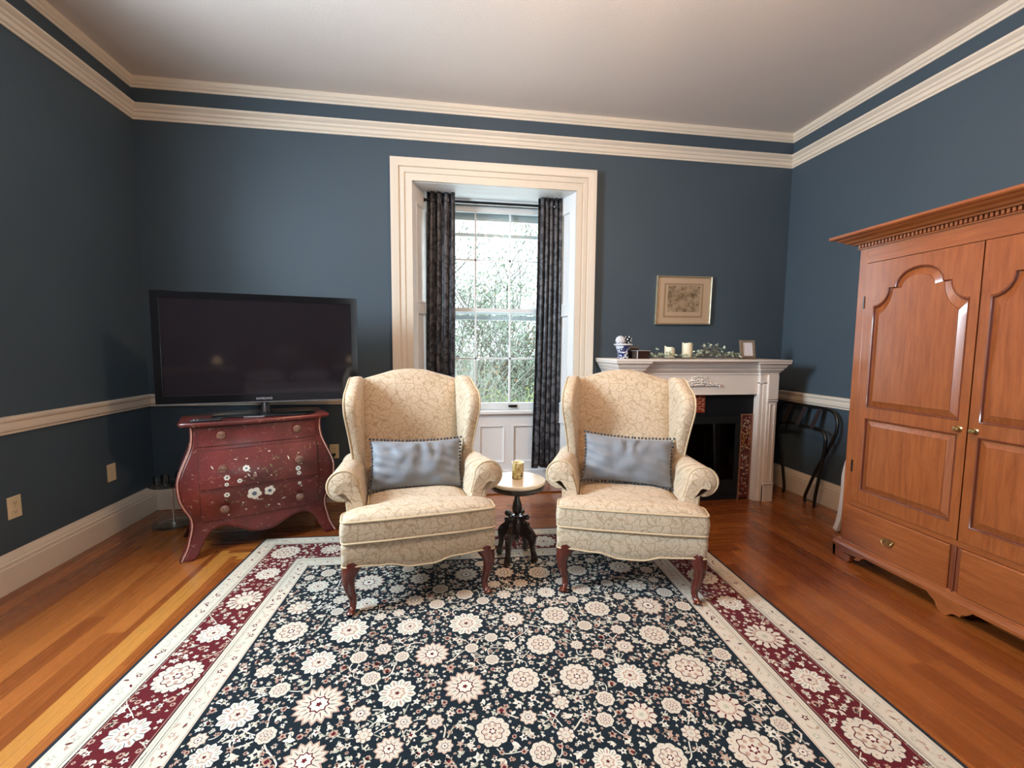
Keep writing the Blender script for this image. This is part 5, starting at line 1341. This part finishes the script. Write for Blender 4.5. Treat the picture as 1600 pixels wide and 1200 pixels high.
tree('leafy_tree', 'tall pale green leafy tree seen through the upper middle panes', (1.55, 13.5, GZ), 7.0, .9, ML1, 9500, 4, M_BARKD, 5, lsz=.060)
tree('leafy_tree', 'green tree behind the right hand panes of the window', (3.4, 16.5, GZ), 5.4, 1.2, ML1, 4500, 9, M_BARKD, 5, lsz=.09)
tree('autumn_tree', 'small orange leaved tree seen through the left upper panes', (.50, 15.0, GZ), 5.6, .5, ML3, 1500, 12, M_BARKD, 4, lsz=.07)
tree('bare_shrub', 'bare shrub with tangled whitish twigs outside the lower sash', (.75, 8.2, GZ), 3.9, 1.3, ML1, 900, 15, M_BARK, 5, lsz=.04)
tree('bare_shrub', 'bare whitish shrub behind the lower left panes of the window', (.0, 9.6, GZ), 4.0, 1.2, ML1, 900, 22, M_BARK, 5, lsz=.04)
tree('green_shrub', 'yellow green shrub behind the lower right panes of the window', (1.75, 9.6, GZ), 3.1, 1.0, ML2, 5200, 31, M_BARKD, 4, lsz=.055)
gm = MB(); gm.grid(40, 20, lambda u, v: (-30+70*u, 19+22*v, GZ+2.9*v+.5*noise.noise(Vector((u*6, v*6, 0))))); hl = gm.build('hedge_bank', leafmat('hedge_bank_green', (.16, .22, .12), (.34, .38, .24)), smooth=60)
tag(hl, 'green bank rising beyond the trees outside', 'bank'); hl['kind'] = 'stuff'
struct(MB().box(-40, 40, YB+.6, 60, GZ-.2, GZ).build('ground', leafmat('lawn_grass', (.10, .15, .06), (.22, .27, .12)), smooth=0))

# ================================================================== CEILING LAMP (above and outside the picture) AND BED BEHIND THE CAMERA
def emit(name, col, s):
    t = NT(name); t.p(color=(.8, .8, .8), em=col, ems=s); return t.mat
M_BULB = emit('warm_frosted_bulb', (1.0, .62, .34), 22)
t = thing('chandelier', 'brass chandelier hanging from the ceiling centre', 'chandelier', (.75, 1.30, ZC))
MB().lathe([(0, 0), (.07, 0), (.065, -.015), (.02, -.03), (.008, -.035), (.006, -.22), (.02, -.25), (.034, -.29), (.020, -.33), (.010, -.36), (0, -.37)], seg=20).build('stem', M_BRASS, t)
for k in range(5):
    a = 2*PI*k/5; ca, sa = math.cos(a), math.sin(a)
    arm = MB().tube([(ca*r_, sa*r_, z) for r_, z in [(p[0], p[2]) for p in curve_pts([(.01, 0, -.30), (.09, 0, -.35), (.18, 0, -.34), (.225, 0, -.29)], 12)]], .005, 8).build('arm', M_BRASS, t)
    MB().lathe([(0, 0), (.020, .002), (.012, .01), (.012, .03), (0, .03)], (ca*.225, sa*.225, -.29), 12).build('candle_cup', M_BRASS, arm)
    MB().ball((ca*.225, sa*.225, -.235), .026, u=14, v=10).build('bulb', M_BULB, arm)
def plamp(name, loc, power, col, rad):
    d = bpy.data.lights.new(name, 'POINT'); d.energy = power; d.color = col; d.shadow_soft_size = rad
    o = bpy.data.objects.new(name, d); COL.objects.link(o); o.location = loc; return o
plamp('chandelier_light', (.75, 1.30, ZC-.30), 104, (1.0, .62, .35), .10)
M_LINEN = plain('pale_lilac_white_bedlinen', (.62, .62, .74), .9); M_SHADE = emit('warm_lampshade', (1.0, .66, .36), 1.6)
t = thing('bed', 'double bed with pale lilac white linen behind the camera', 'bed', (-.35, YF+1.12, 0))
MB().box(-.80, .80, -1.0, 1.0, .14, .34).build('bed_base', M_MAHOG, t, bevel=.01); MB().box(-.79, .79, -.98, .99, .34, .60).build('mattress', M_LINEN, t, bevel=.05, bseg=4)
MB().box(-.83, .83, -1.06, -1.0, 0, 1.25).build('headboard', M_MAHOG, t, bevel=.01)
for s in (-1, 1): 
    MB().ball((s*.38, -.72, .70), .34, u=24, v=14, sc=(1, .62, .42)).build('bed_pillow', M_LINEN, t)
    for y in (-.9, .9): MB().box(s*.70-.03, s*.70+.03, y-.03, y+.03, 0, .16).build('leg', M_MAHOG, t)
for s, nm in ((-1, 'bedside lamp left of the bed behind the camera'), (1, 'bedside lamp right of the bed behind the camera')):
    x = -.35+s*1.12
    t = thing('nightstand', nm.replace('lamp', 'table'), 'nightstand', (x, YF+.32, 0)); MB().box(-.2, .2, -.2, .2, .12, .62).build('body', M_MAHOG, t, bevel=.006)
    for a in (-1, 1):
        for b in (-1, 1): MB().box(a*.17-.02, a*.17+.02, b*.17-.02, b*.17+.02, 0, .13).build('leg', M_MAHOG, t)
    t = thing('table_lamp', nm, 'lamp', (x, YF+.32, .621)); MB().lathe([(0, 0), (.07, 0), (.07, .015), (.02, .03), (.045, .10), (.05, .16), (.02, .25), (.008, .27), (.008, .36), (0, .36)], seg=20).build('base', M_BRASS, t)
    MB().lathe([(.075, .33), (.045, .45), (.044, .45), (.074, .33)], seg=28).build('lamp_shade', M_SHADE, t); plamp('bedside_light', (x, YF+.32, 1.0), 9, (1.0, .64, .36), .05)
